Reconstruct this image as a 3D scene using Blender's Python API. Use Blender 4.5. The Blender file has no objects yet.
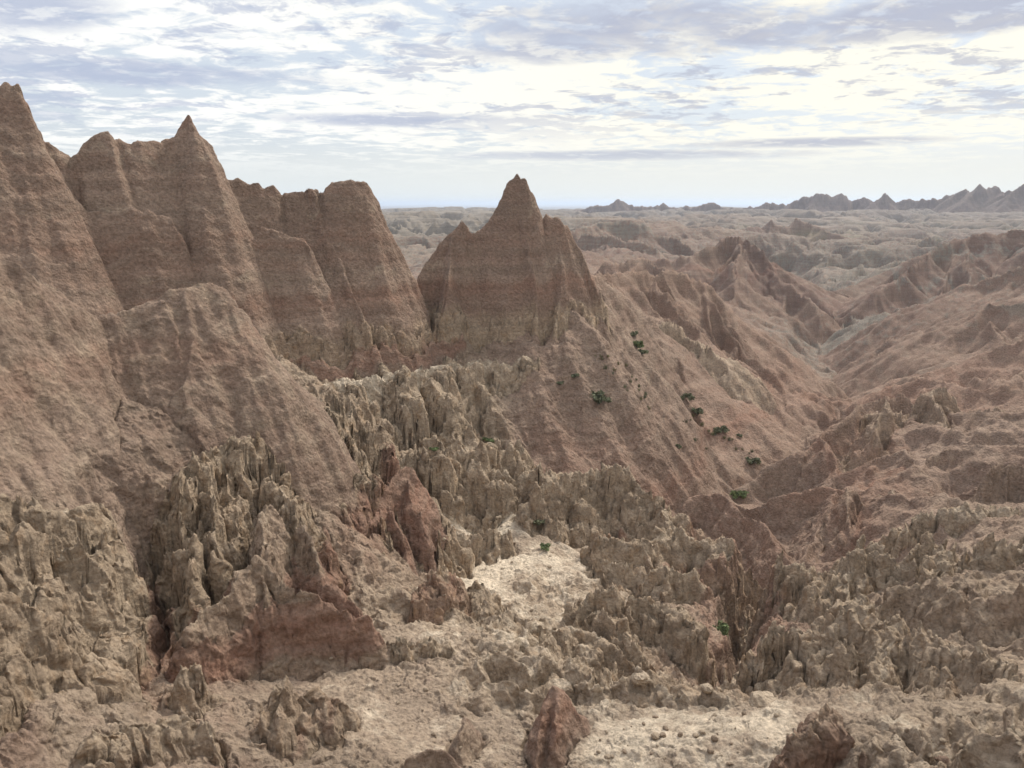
import bpy, math, random
import numpy as np
from concurrent.futures import ThreadPoolExecutor

R_ = math.radians
scene = bpy.context.scene
COL = scene.collection

# ------------------------------------------------------------------ camera
PITCH = R_(12.2)
FOC = 835.0                      # focal length in pixels of a 1024 px wide picture
cam = bpy.data.objects.new("camera", bpy.data.cameras.new("camera"))
COL.objects.link(cam)
cam.location = (0, 0, 0)         # eye level is z = 0
cam.rotation_euler = (R_(90) - PITCH, 0, 0)
cam.data.sensor_width = 36
cam.data.lens = FOC / 1024 * 36
cam.data.clip_start = 0.1
cam.data.clip_end = 120000
scene.camera = cam

# ------------------------------------------------------------------ exposure
scene.view_settings.view_transform = 'Standard'
scene.view_settings.look = 'None'
scene.view_settings.gamma = 1
scene.view_settings.use_curve_mapping = False
scene.view_settings.exposure = 0.6
scene.cycles.max_bounces = 6
scene.cycles.volume_bounces = 1
scene.cycles.use_denoising = True

# ------------------------------------------------------------------ sun
SUN_EL, SUN_AZ = R_(45), R_(34)          # azimuth clockwise from +Y (straight ahead)
sun = bpy.data.objects.new("sun", bpy.data.lights.new("sun", 'SUN'))
COL.objects.link(sun)
sun.data.energy = 2.5
sun.data.angle = R_(9)
sun.data.color = (1.0, 0.93, 0.82)
sun.rotation_euler = (R_(90) - SUN_EL, 0, -SUN_AZ + math.pi)
from mathutils import Vector
sd = Vector((math.sin(SUN_AZ) * math.cos(SUN_EL), math.cos(SUN_AZ) * math.cos(SUN_EL), math.sin(SUN_EL)))
sun.rotation_euler = sd.to_track_quat('Z', 'Y').to_euler()

# ------------------------------------------------------------------ sky: Nishita sky with broken cloud layers
world = bpy.data.worlds.new("World")
scene.world = world
world.use_nodes = True


class NT:
    """small helper to write node trees"""
    def __init__(self, tree):
        self.t = tree
        tree.nodes.clear()

    def n(self, typ, **kw):
        nd = self.t.nodes.new(typ)
        for k, v in kw.items():
            if k == 'inp':
                for kk, vv in v.items():
                    if isinstance(vv, bpy.types.NodeSocket):
                        self.t.links.new(vv, nd.inputs[kk])
                    else:
                        nd.inputs[kk].default_value = vv
            else:
                setattr(nd, k, v)
        return nd

    def m(self, op, a, b=0.0, c=0.0, clamp=False):
        nd = self.n('ShaderNodeMath', operation=op, use_clamp=clamp, inp={0: a, 1: b, 2: c})
        return nd.outputs[0]

    def v(self, op, a, b=(0, 0, 0)):
        nd = self.n('ShaderNodeVectorMath', operation=op)
        for i, s in enumerate((a, b)):
            if isinstance(s, bpy.types.NodeSocket):
                self.t.links.new(s, nd.inputs[i])
            else:
                nd.inputs[i].default_value = s
        return nd.outputs[0]

    def noise(self, vec, scale, detail=4, rough=0.55, dist=0.0, dims='3D'):
        nd = self.n('ShaderNodeTexNoise', noise_dimensions=dims, inp={'Vector': vec, 'Scale': scale, 'Detail': detail, 'Roughness': rough, 'Distortion': dist})
        return nd.outputs[0]

    def ss(self, x, a, b, lo=0.0, hi=1.0):
        nd = self.n('ShaderNodeMapRange', interpolation_type='SMOOTHSTEP', clamp=True, inp={0: x, 1: a, 2: b, 3: lo, 4: hi})
        return nd.outputs[0]

    def mix(self, f, a, b, blend='MIX'):
        nd = self.n('ShaderNodeMix', data_type='RGBA', blend_type=blend)
        nd.clamp_factor = True
        for i, s in ((0, f), (6, a), (7, b)):
            if isinstance(s, bpy.types.NodeSocket):
                self.t.links.new(s, nd.inputs[i])
            else:
                nd.inputs[i].default_value = s if i == 0 else (tuple(s) + (1,) if len(s) == 3 else s)
        return nd.outputs[2]


def build_sky():
    w = NT(world.node_tree)
    sky = w.n('ShaderNodeTexSky', sky_type='NISHITA', sun_disc=False, sun_elevation=SUN_EL, sun_rotation=SUN_AZ,
              air_density=1.0, dust_density=1.2, ozone_density=1.0)
    tc = w.n('ShaderNodeTexCoord')
    d = w.v('NORMALIZE', tc.outputs['Generated'])
    sp = w.n('ShaderNodeSeparateXYZ', inp={0: d})
    x, y, z = sp.outputs
    zz = w.m('ADD', w.m('MAXIMUM', z, 0.0), 0.085)
    px = w.m('DIVIDE', x, zz)
    py = w.m('DIVIDE', y, zz)
    P = w.n('ShaderNodeCombineXYZ', inp={0: px, 1: py, 2: 0.0}).outputs[0]
    # picture-like angles for the few large clouds (azimuth and elevation of the direction)
    az = w.m('ARCTAN2', x, y)
    el = w.m('ARCSINE', z)
    nb = w.noise(P, 0.9, 7, 0.62, 0.3)
    nw = w.m('SUBTRACT', nb, 0.5)

    def blob(a0, e0, sa, se, warp=1.0):
        da = w.m('DIVIDE', w.m('SUBTRACT', az, R_(a0)), R_(sa))
        de = w.m('DIVIDE', w.m('SUBTRACT', el, R_(e0)), R_(se))
        q = w.m('ADD', w.m('MULTIPLY', da, da), w.m('MULTIPLY', de, de))
        return w.ss(w.m('ADD', q, w.m('MULTIPLY', nw, -5.0 * warp)), 1.5, 0.0)

    def mx(*a):
        r = a[0]
        for b in a[1:]:
            r = w.m('MAXIMUM', r, b)
        return r
    # base: sky blue fading to a pale hazy horizon
    k = 10.0                                   # the Background strength is 0.1
    def C(r, g, b):
        return (r * k, g * k, b * k)
    blue = w.mix(0.80, sky.outputs[0], C(0.45, 0.48, 0.525))
    hz = w.ss(el, R_(-0.5), R_(4.0))
    base = w.mix(hz, C(0.57, 0.575, 0.545), blue)
    # altocumulus: small broken cells, white above, blue grey where they are thick
    mott = w.noise(P, 4.6, 9, 0.64, 0.45)
    cover = w.noise(w.v('ADD', P, (7.3, 2.1, 0.0)), 0.75, 4, 0.55, 0.2)
    up = w.ss(el, R_(0.8), R_(4.0))
    cov = w.m('ADD', w.m('MULTIPLY', mott, 0.62), w.m('MULTIPLY', cover, 0.42))
    bright = mx(blob(-3, 8.3, 12, 2.2), blob(6, 4.6, 22, 1.3, .6), blob(-20, 10.2, 16, 1.8), blob(27, 7.0, 14, 3.0), blob(-13, 6.2, 9, .9))
    cov = w.m('ADD', cov, w.m('MULTIPLY', bright, 0.065))
    white = w.m('MULTIPLY', w.ss(cov, 0.475, 0.585), up)
    warm = w.ss(az, R_(-22), R_(16))
    wc = w.mix(warm, C(0.69, 0.69, 0.67), C(0.69, 0.67, 0.59))
    c1 = w.mix(white, base, wc)
    # thick grey parts and the few large clouds
    n3 = w.noise(w.v('ADD', P, (3.1, 9.7, 0.0)), 4.2, 9, 0.66, 0.4)
    n4 = w.noise(w.v('ADD', P, (11.0, 4.0, 0.0)), 0.65, 4, 0.55)
    gcov = w.m('ADD', w.m('MULTIPLY', n3, 0.62), w.m('MULTIPLY', n4, 0.48))
    grey = w.m('MULTIPLY', w.ss(gcov, 0.56, 0.625), w.ss(el, R_(3.0), R_(6.5)))
    big = mx(blob(10, 10.7, 12, 1.7), blob(13, 11.3, 6, 1.1), blob(25, 10.6, 8, 1.1), blob(3, 9.6, 7, 0.8),
             blob(-22, 7.5, 9, 0.7), blob(-29, 10.8, 5, 1.3), blob(-7, 5.3, 9, 0.45, 0.5), blob(19, 3.7, 8, 0.32, 0.4),
             blob(8, 3.1, 12, 0.35, 0.4), blob(-22, 12.4, 8, 0.6))
    big = w.m('MULTIPLY', big, w.ss(n3, 0.38, 0.50, 0.48, 1.0))
    g = mx(w.m('MULTIPLY', grey, 0.8), big)
    gc = w.mix(w.ss(az, R_(-20), R_(15)), C(0.315, 0.355, 0.46), C(0.31, 0.325, 0.40))
    c2 = w.mix(w.m('MULTIPLY', g, 0.85), c1, gc)
    # veil near the horizon
    c3 = w.mix(w.ss(el, R_(4.5), R_(0.2), 0.0, 0.75), c2, w.mix(warm, C(0.54, 0.575, 0.575), C(0.60, 0.605, 0.56)))
    # the cloud deck is brighter overhead, nearer the sun
    lift = w.ss(el, R_(14), R_(50), 1.0, 1.6)
    c4 = w.mix(1.0, c3, w.n('ShaderNodeCombineColor', inp={0: lift, 1: lift, 2: lift}).outputs[0], 'MULTIPLY')
    bg = w.n('ShaderNodeBackground', inp={'Color': c4, 'Strength': 0.1})
    out = w.n('ShaderNodeOutputWorld')
    w.t.links.new(bg.outputs[0], out.inputs['Surface'])


build_sky()

# ------------------------------------------------------------------ points of the place
CP, SP = math.cos(PITCH), math.sin(PITCH)


def at(px, py, rng):
    """the world point seen at (px, py) of the picture at a horizontal range of rng metres"""
    u, v = (px - 512) / FOC, (384 - py) / FOC
    x, y, z = u, CP + v * SP, v * CP - SP
    h = math.hypot(x, y)
    return (x / h * rng, y / h * rng, z / h * rng)


# ------------------------------------------------------------------ noise, all in numpy
_rs = np.random.RandomState(7)
PERM = np.concatenate([_rs.permutation(512)] * 2).astype(np.int32)
_ga = _rs.rand(512) * 2 * np.pi
GX, GY = np.cos(_ga).astype(np.float32), np.sin(_ga).astype(np.float32)
RND = _rs.rand(3, 512).astype(np.float32)


def gnoise(x, y, seed=0):
    """2D gradient noise, about -1..1"""
    xi, yi = np.floor(x), np.floor(y)
    fx, fy = (x - xi).astype(np.float32), (y - yi).astype(np.float32)
    xi = (xi.astype(np.int64) + seed * 37).astype(np.int32) & 511
    yi = yi.astype(np.int64).astype(np.int32) & 511
    x1, y1 = (xi + 1) & 511, (yi + 1) & 511
    h0, h1 = PERM[xi], PERM[x1]
    a, b, c, d = PERM[h0 + yi], PERM[h1 + yi], PERM[h0 + y1], PERM[h1 + y1]
    ux, uy = fx * fx * fx * (fx * (fx * 6 - 15) + 10), fy * fy * fy * (fy * (fy * 6 - 15) + 10)
    n00 = GX[a] * fx + GY[a] * fy
    n10 = GX[b] * (fx - 1) + GY[b] * fy
    n01 = GX[c] * fx + GY[c] * (fy - 1)
    n11 = GX[d] * (fx - 1) + GY[d] * (fy - 1)
    nx0 = n00 + ux * (n10 - n00)
    nx1 = n01 + ux * (n11 - n01)
    return 1.5 * (nx0 + uy * (nx1 - nx0))


def fbm(x, y, octs, seed=0, gain=0.5):
    s, a = 0.0, 1.0
    for o in range(octs):
        s = s + a * gnoise(x, y, seed + o)
        x, y, a = x * 2.03 + 3.1, y * 2.03 + 1.7, a * gain
    return s


def worley(x, y, seed=0):
    """F1, F2, offset to the nearest cell centre, its random numbers"""
    xi, yi = np.floor(x), np.floor(y)
    ix = (xi.astype(np.int64) + seed * 53).astype(np.int32)
    iy = yi.astype(np.int64).astype(np.int32)
    fx, fy = (x - xi).astype(np.float32), (y - yi).astype(np.float32)
    f1 = np.full(x.shape, 9.0, np.float32)
    f2 = f1.copy()
    ox, oy, r1 = np.zeros_like(f1), np.zeros_like(f1), np.zeros_like(f1)
    for j in (-1, 0, 1):
        for i in (-1, 0, 1):
            h = PERM[PERM[(ix + i) & 511] + ((iy + j) & 511)]
            dx, dy = i + RND[0][h] - fx, j + RND[1][h] - fy
            d = dx * dx + dy * dy
            m = d < f1
            f2 = np.where(m, f1, np.minimum(f2, d))
            f1 = np.where(m, d, f1)
            ox, oy, r1 = np.where(m, dx, ox), np.where(m, dy, oy), np.where(m, RND[2][h], r1)
    return np.sqrt(f1), np.sqrt(f2), ox, oy, r1


def phacelle(x, y, sx, sy, seed=0):
    """stripes that run across (sx, sy), the erosion gullies' building block: cosine and sine of the stripe phase"""
    xi, yi = np.floor(x), np.floor(y)
    ix = (xi.astype(np.int64) + seed * 29).astype(np.int32)
    iy = yi.astype(np.int64).astype(np.int32)
    fx, fy = (x - xi).astype(np.float32), (y - yi).astype(np.float32)
    c, s, w = 0.0, 0.0, 1e-6
    for j in (-1, 0, 1, 2):
        for i in (-1, 0, 1, 2):
            h = PERM[PERM[(ix + i) & 511] + ((iy + j) & 511)]
            dx = fx - i - (RND[0][h] - 0.5) * 0.9
            dy = fy - j - (RND[1][h] - 0.5) * 0.9
            ww = np.exp(-2.2 * (dx * dx + dy * dy))
            ph = (dx * sx + dy * sy) * 6.2832 + RND[2][h] * 1.3
            c = c + np.cos(ph) * ww
            s = s + np.sin(ph) * ww
            w = w + ww
    c, s = c / w, s / w
    m = np.sqrt(c * c + s * s) + 0.15
    return c / m, s / m


def sstep(x, a, b):
    t = np.clip((x - a) / (b - a), 0, 1)
    return t * t * (3 - 2 * t)


# ------------------------------------------------------------------ low ground: control points (px, py, range, columns, pale, red)
GROUND = [
    # bottom of the hollow below the overlook
    (-150, 770, 20.8, .2, .3, .3), (0, 745, 21.3, .2, .2, .6), (80, 742, 21.4, .2, .4, .3), (300, 755, 21.9, .1, .5, 0), (400, 720, 23.8, 0, .62, 0), (500, 740, 22.8, .1, .55, 0),
    (650, 735, 22.4, 0, .95, .1), (700, 760, 21.5, 0, .9, .2), (760, 735, 22.3, .1, .8, 0), (900, 760, 20.9, .4, .5, .1), (1000, 745, 21.6, .4, .5, .1), (1150, 740, 22, .1, .4, 0),
    (100, 690, 23.5, .2, .6, .3), (60, 640, 26.5, .1, .2, .8), (200, 690, 25.5, .2, .3, .2), (160, 640, 28.5, .3, .1, .3), (120, 610, 29.5, .1, .1, .8), (150, 570, 31, .15, .1, .2),
    (0, 640, 24.5, .15, .2, .5), (-120, 600, 25, .15, .2, .4),
    (60, 500, 30.8, .2, .3, 0), (0, 490, 30.6, .2, .3, 0), (-120, 480, 29, .2, .2, 0), (150, 490, 32.5, .3, .2, .1), (100, 450, 34, .1, .1, .2), (0, 430, 33, .1, .1, .2), (-150, 400, 31, .1, .1, .2),
    (300, 665, 28.0, .1, .4, 0), (400, 668, 27.4, .1, .5, 0), (360, 700, 24.9, .1, .7, 0), (450, 640, 29.4, .3, .6, 0), (410, 600, 33, .4, .3, .2), (500, 690, 26.2, .5, .5, 0),
    (540, 640, 31, .6, .6, 0), (480, 620, 35, .7, .4, 0), (540, 590, 40, .5, .5, 0), (470, 570, 42, 0, 1.25, 0), (485, 590, 40.3, 0, 1.2, 0), (450, 545, 44, 0, 1.1, 0), (505, 590, 40, .3, .6, 0), (490, 515, 49, 0, 1.25, 0), (470, 505, 50, 0, 1.1, 0), (515, 512, 49, 0, 1.15, 0), (560, 575, 42, .1, .9, 0), (520, 530, 47, .3, .5, 0), (440, 490, 50, .3, .6, .1),
    (580, 590, 40.5, .5, .5, 0), (400, 560, 37, .4, .2, .4),
    (420, 445, 54, .7, .2, 0), (470, 455, 55, .8, .2, 0), (380, 430, 52, .6, .2, 0), (330, 420, 50, .5, .2, 0),
    (0, 800, 20.1, .1, .3, .4), (250, 800, 20.2, .1, .4, 0), (500, 800, 20.3, .1, .6, 0), (750, 800, 20.2, .1, .7, 0), (1024, 800, 19.8, .4, .5, .1),
    # deep gully on the right of the white floor
    (620, 690, 29, .8, .2, .1), (690, 700, 31, .6, .1, .3), (748, 697, 35, .4, .1, .2), (735, 640, 38, .3, .1, .5), (770, 600, 48, .3, .1, .6), (820, 600, 47, .3, .1, .5),
    (700, 575, 50, .5, .1, .5), (790, 560, 56, .2, .1, .5),
    # slope right of the pinnacle down to the valley
    (600, 395, 62, .05, .15, .3), (660, 420, 66, 0, .15, .35), (700, 440, 70, 0, .1, .4), (735, 482, 75, 0, .1, .4), (640, 345, 76, .1, .25, .25), (690, 380, 85, 0, .15, .4), (760, 420, 90, 0, .1, .6),
    (820, 392, 106, 0, .1, .7), (760, 370, 105, 0, .1, .55), (700, 340, 100, 0, .1, .45), (640, 310, 95, .1, .2, .3), (602, 278, 88, .1, .2, .3), (582, 266, 78, .1, .2, .3), (580, 300, 70, .2, .2, .3), (580, 350, 64, .2, .2, .3),
    (560, 420, 59.5, .2, .1, .4), (600, 460, 58, 0, .05, .75), (560, 455, 57.5, 0, .05, .7), (640, 470, 58.5, .1, .1, .6), (680, 532, 58, .2, .1, .5),
    (745, 500, 72, 0, .1, .5), (800, 442, 88, 0, .1, .5), (852, 406, 113, 0, .1, .5), (830, 352, 168, 0, .25, .1), (800, 305, 250, 0, .3, 0), (790, 272, 385, 0, .3, 0),
    # right hand slopes
    (950, 450, 70, .05, .15, .4), (1000, 500, 55, .3, .15, .4), (880, 520, 55, .15, .1, .5), (1100, 470, 62, .2, .1, .4), (850, 470, 69.5, 0, .1, .4), (800, 478, 72, 0, .1, .4), (930, 425, 78, .05, .1, .4), (1020, 440, 73, .1, .1, .4), (1150, 400, 80, 0, .1, .4),
    (900, 612, 38, .4, .2, .2), (1000, 650, 34, .4, .2, .4), (1150, 610, 37, .4, .2, .3),
    (900, 700, 29.0, .5, .4, 0), (830, 682, 32, .5, .2, 0), (1010, 690, 28.6, .4, .5, .1), (960, 682, 31, .5, .3, .2), (1150, 680, 28, .2, .4, .1),
    (900, 378, 112, 0, .2, .3), (980, 410, 98, 0, .15, .5), (900, 400, 106, 0, .15, .5), (1080, 398, 95, 0, .15, .5), (866, 345, 160, 0, .35, 0), (900, 332, 190, 0, .4, 0), (960, 352, 150, 0, .3, .2), (1060, 355, 125, 0, .2, .4),
    (850, 292, 275, 0, .35, 0), (930, 308, 215, 0, .3, .2), (860, 258, 430, 0, .3, 0), (1060, 305, 185, 0, .2, .3),
    # middle distance left of the valley
    (760, 330, 150, 0, .1, .5), (700, 300, 150, 0, .1, .5), (650, 285, 170, 0, .1, .5), (600, 265, 200, 0, .1, .5), (730, 300, 200, 0, .1, .5), (650, 262, 260, 0, .15, .4), (560, 250, 260, 0, .2, .3),
    (420, 300, 150, 0, .15, .4), (420, 255, 260, 0, .3, .3), (405, 230, 480, 0, .5, .2), (450, 232, 480, 0, .5, .2), (300, 260, 260, 0, .2, .3), (100, 270, 260, 0, .2, .3), (-100, 280, 240, 0, .2, .3),
    (700, 245, 420, 0, .2, .3), (800, 245, 560, 0, .25, .2), (940, 250, 560, 0, .25, .2), (1060, 250, 560, 0, .25, .2),
    (420, 219, 900, 0, .5, .1), (300, 222, 900, 0, .4, .1), (100, 222, 900, 0, .4, .1), (-150, 222, 900, 0, .4, .1), (600, 222, 900, 0, .3, .2), (760, 224, 900, 0, .3, .2), (900, 226, 900, 0, .3, .2), (1100, 226, 900, 0, .3, .2),
    # foot of the big wall, hidden ground behind it
    (290, 385, 52, .4, .3, .1), (200, 340, 52, .1, .1, .3), (100, 320, 49, 0, .1, .3), (0, 320, 46, 0, .1, .3), (-150, 330, 43, 0, .1, .3),
    (350, 300, 100, 0, .1, .4), (200, 310, 95, 0, .1, .4), (0, 320, 90, 0, .1, .4), (-150, 330, 85, 0, .1, .4), (480, 300, 100, 0, .1, .4),
]


def polar_pts():
    out = []
    for g in GROUND:
        x, y, z = at(*g[:3])
        out.append((math.atan2(x, y), math.log(g[2]), z / g[2]) + g[3:])
    # the overlook the camera stands on, and the land beside and behind it
    for a in range(-180, 180, 20):
        az = R_(a)
        out.append((az, math.log(1.0), -1.9, 0, .4, 0))
        if abs(a) < 60:
            out.append((az, math.log(1.6), -2.6 / 1.6, 0, .4, 0))
            out.append((az, math.log(2.4), -4.6 / 2.4, 0, .4, 0))
            out.append((az, math.log(5.0), -9.5 / 5.0, 0, .3, 0))
            out.append((az, math.log(11.0), -15.0 / 11.0, .1, .4, 0))
            out.append((az, math.log(17.0), -16.7 / 17.0, .1, .5, 0))
        else:
            out.append((az, math.log(2.2), -1.9 / 2.2, 0, .4, 0))
            out.append((az, math.log(8.0), -3.0 / 8.0, 0, .3, 0))
        for r, z in ((3000, -30), (40000, -45)):
            out.append((az, math.log(r), z / r, 0, .3, .1))
        if abs(a) > 55:
            for r, z in ((25, -10), (80, -16), (250, -22), (900, -30)):
                out.append((az, math.log(r), z / r, 0, .2, .3))
    return np.array(out)


CT = polar_pts()


class GroundField:
    """thin plate surface through the control points, in (azimuth, log range), stored on a regular grid"""
    def __init__(self):
        KA = 1.5
        P = np.c_[CT[:, 0] * KA, CT[:, 1]]
        n = len(P)

        def phi(d2):
            return np.where(d2 > 1e-12, 0.5 * d2 * np.log(np.maximum(d2, 1e-12)), 0)
        A = np.zeros((n + 3, n + 3))
        D = ((P[:, None] - P[None]) ** 2).sum(-1)
        A[:n, :n] = phi(D) + np.eye(n) * 2e-3
        A[:n, n] = 1
        A[:n, n + 1:] = P
        A[n:, :n] = A[:n, n:].T
        c = np.linalg.solve(A, np.r_[CT[:, 2], 0, 0, 0])
        self.a0, self.a1, self.na = -math.pi, math.pi, 721
        self.l0, self.l1, self.nl = math.log(0.8), math.log(45000), 520
        ga = np.linspace(self.a0, self.a1, self.na)
        gl = np.linspace(self.l0, self.l1, self.nl)
        G = np.zeros((4, self.na, self.nl), np.float32)
        for i, a in enumerate(ga):
            d2 = (a * KA - P[:, 0])[None] ** 2 + (gl[:, None] - P[None, :, 1]) ** 2
            G[0, i] = phi(d2) @ c[:n] + c[n] + c[n + 1] * a * KA + c[n + 2] * gl
            wgt = 1 / (d2 + 0.002) ** 2
            ws = wgt.sum(1)
            for k in range(3):
                G[k + 1, i] = (wgt @ CT[:, 3 + k]) / ws
        self.G = G

    def __call__(self, az, lr, ch):
        u = np.clip((az - self.a0) / (self.a1 - self.a0) * (self.na - 1), 0, self.na - 1.001)
        v = np.clip((lr - self.l0) / (self.l1 - self.l0) * (self.nl - 1), 0, self.nl - 1.001)
        i, j = u.astype(np.int32), v.astype(np.int32)
        fu, fv = u - i, v - j
        g = self.G[ch]
        return (g[i, j] * (1 - fu) + g[i + 1, j] * fu) * (1 - fv) + (g[i, j + 1] * (1 - fu) + g[i + 1, j + 1] * fu) * fv


GF = GroundField()

# ------------------------------------------------------------------ rock masses: each a crest line with a flank profile
FEAT = []      # dicts; the index + 1 is the owner id


def rock(name, label, category, crests, s1=1.6, s2=1.0, dk=3.0, r0=0.15, back=1.0, hmax=12.0, jag=0.0, jf=1.0,
         col=0.0, cell=0.8, pale=0.1, red=0.4, bands=(), colband=None, rill=1.0, group=None, kind=None, rs=1.0, zmin=None, dy=0.0):
    """crests: list of polylines of (px, py, range). s1 / s2: slope near the crest / further down, dk: where it changes.
    bands: (z_low, z_high, red, pale) colour layers. colband: (z_low, z_high) where the flank is fluted"""
    pl = [np.array([at(p[0], p[1] + dy, p[2] * rs) for p in c]) for c in crests]
    zt = max(p[:, 2].max() for p in pl)
    if zmin is None:
        zmin = zt - hmax
    hmax = zt - zmin
    reach = hmax / s2 + 0.5
    lo = np.min([p[:, :2].min(0) for p in pl], 0) - reach
    hi = np.max([p[:, :2].max(0) for p in pl], 0) + reach
    FEAT.append(dict(name=name, label=label, category=category, pl=pl, s1=s1, s2=s2, dk=dk, r0=r0, back=back, hmax=hmax, zmin=zmin, jag=jag, jf=jf,
                     col=col, cell=cell, pale=pale, red=red, bands=bands, colband=colband, rill=rill, lo=lo, hi=hi, group=group, kind=kind,
                     seed=len(FEAT) * 3 + 1))


#FEATURES
rock('rock_wall', 'tall serrated brown rock wall with several peaks, left of the lone pinnacle', 'rock wall',
     [[(-190, 70, 56), (-110, 84, 56.4), (-60, 86, 56.8), (0, 83, 57), (17, 87, 57.2), (27, 104, 57.4), (40, 132, 57.7), (48, 145, 57.8), (60, 150, 58), (74, 159, 58.2), (88, 143, 58.4), (96, 136, 58.5), (105, 132, 58.5), (116, 138, 59), (130, 142, 59), (162, 145, 59.5), (170, 139, 59.8), (182, 127, 60), (193, 119, 60), (202, 130, 60.3), (208, 150, 60.6), (217, 170, 60.8), (225, 178, 61), (245, 183, 61.5), (265, 188, 62), (285, 192, 62.5), (300, 188, 62.5), (311, 186, 62.6), (318, 195, 63), (326, 186, 63), (333, 180, 63.3), (352, 179, 63.6), (368, 181, 64), (378, 200, 64.5), (388, 240, 65), (400, 278, 65.5), (407, 291, 66.5)],
      [(24, 215, 55.8), (70, 200, 56.4), (120, 205, 56.6), (165, 215, 56.9)], [(222, 240, 58.4), (262, 226, 59.4), (305, 236, 59.6)],
      [(193, 124, 60), (186, 160, 59.6), (176, 200, 58.8), (205, 200, 58.8), (214, 240, 57.8), (217, 300, 56.4)],
      [(311, 189, 62.6), (320, 220, 61.8), (336, 262, 60.6), (356, 310, 58.8)],
      [(368, 183, 64), (380, 230, 63.2), (396, 280, 62), (410, 335, 60.6)]],
     s1=2.9, s2=1.9, dk=3.0, r0=0.12, back=1.3, hmax=24, jag=0.24, jf=0.5, col=0.0, cell=0.7, pale=0.0, red=0.42,
     bands=((-2.6, -1.9, .65, 0), (2.5, 3.2, .2, .25), (-5.2, -4.5, .25, .25), (-0.6, 0.1, .2, .22), (5.0, 5.8, .62, 0), (-11.3, -9.6, .75, 0)), colband=(-10.2, -8.0), rill=0.7, zmin=-11.2)
rock('rock_pinnacle', 'lone pointed brown pinnacle with a cracked shoulder, standing on the pale ledge in the middle', 'rock pinnacle',
     [[(407, 291, 66.5), (418, 270, 67), (432, 252, 67.6), (443, 237, 68), (452, 228, 68.2), (462, 219, 68.5), (468, 229, 68.7), (474, 232, 68.8), (482, 222, 69), (490, 214, 69), (497, 204, 69.2), (504, 192, 69.4), (510, 181, 69.6), (520, 176, 70), (529, 180, 70), (536, 194, 70.1), (541, 208, 70.2), (546, 217, 70.2), (551, 212, 70.2), (559, 218, 70.3), (566, 226, 70.4), (572, 250, 70.6)],
      [(520, 178, 70), (530, 240, 68), (536, 300, 66)],
      [(560, 223, 70.8), (563, 262, 69), (561, 300, 67.2), (552, 340, 65)],
      [(452, 230, 68.2), (446, 280, 65.5), (440, 320, 63.5)]],
     s1=3.4, s2=1.9, dk=4, r0=0.12, back=0.75, hmax=18, jag=0.3, jf=0.6, pale=0.0, red=0.44, col=0.0, cell=0.6,
     bands=((-11.6, -9.9, .8, 0), (-10.1, -8.6, .15, .2), (-5.2, -4.5, .25, .25), (-2.6, -1.9, .62, 0), (-0.6, 0.1, .2, .22)), colband=(-10.6, -7.6), rill=0.55, zmin=-11.4)
rock('rock_ledge', 'curving pale topped ledge of lumpy grey columns below the wall and pinnacle', 'rock ledge',
     [[(270, 390, 52.5), (300, 386, 53.5), (330, 382, 54), (380, 375, 56), (430, 366, 59), (480, 360, 62), (530, 360, 63), (570, 366, 63.5)],
      [(300, 386, 55), (380, 374, 58), (430, 362, 62), (480, 352, 65), (530, 352, 66), (570, 356, 67)]],
     s1=1.6, s2=1.0, dk=1.8, r0=0.4, hmax=9, jag=0.25, jf=0.7, col=0.95, cell=1.3, pale=0.45, red=0.0, bands=((-11.6, -10.9, .1, .75),))
rock('lumpy_outcrop', 'row of rounded grey lumps behind the upper end of the white floor', 'rock outcrop',
     [[(395, 457, 50), (440, 452, 51), (480, 447, 53), (520, 450, 55), (548, 462, 56)], [(430, 470, 50), (480, 470, 51), (530, 470, 53)]],
     s1=1.6, s2=1.0, dk=1.5, r0=0.5, hmax=6, jag=0.25, jf=0.7, col=1.0, cell=1.1, pale=0.3, red=0.05, rs=0.97, zmin=-16.3)
rock('rounded_mound', 'smooth brown clay mound with a blunt peak rising on the left below the wall', 'clay mound',
     [[(-240, 225, 34), (-100, 240, 36), (0, 262, 38), (22, 281, 38.5), (45, 296, 38.8), (60, 306, 39), (95, 316, 39.4), (118, 315, 39.6), (150, 306, 40), (170, 297, 40.4), (187, 288, 40.7), (203, 282, 41), (218, 287, 41.4), (236, 310, 42), (265, 353, 43.2), (300, 392, 44.5), (330, 404, 46.3)],
      [(205, 288, 41), (196, 330, 39.6), (190, 380, 37.8)], [(0, 264, 38), (20, 330, 36.4), (40, 400, 34.6)]],
     s1=1.7, s2=1.25, dk=3, r0=0.35, hmax=12, jag=0.12, jf=0.8, pale=0.26, red=0.34, rill=1.1, zmin=-10.7)  # paler clay colour stands in for more light here than on the shaded wall
rock('column_cliff', 'palisade of grey fluted columns along the right foot of the rounded mound', 'rock cliff',
     [[(150, 478, 33.5), (190, 458, 35), (225, 447, 36.5), (260, 438, 38), (300, 424, 40.5), (330, 408, 45), (350, 430, 45.3), (380, 450, 46), (395, 468, 46.3)],
      [(260, 438, 38), (270, 480, 36), (290, 500, 34.5)], [(300, 424, 40.5), (335, 450, 41), (370, 480, 41.3)], [(160, 480, 33.6), (165, 520, 32), (175, 560, 30.5)], [(205, 470, 35), (215, 510, 33.2), (215, 545, 31.5)]],
     s1=2.4, s2=0.9, dk=1.5, r0=0.25, hmax=8, jag=0.4, jf=1.2, col=0.95, cell=0.75, pale=0.3, red=0.05, bands=((-15.5, -13.7, .55, 0),), rs=0.97)
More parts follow.
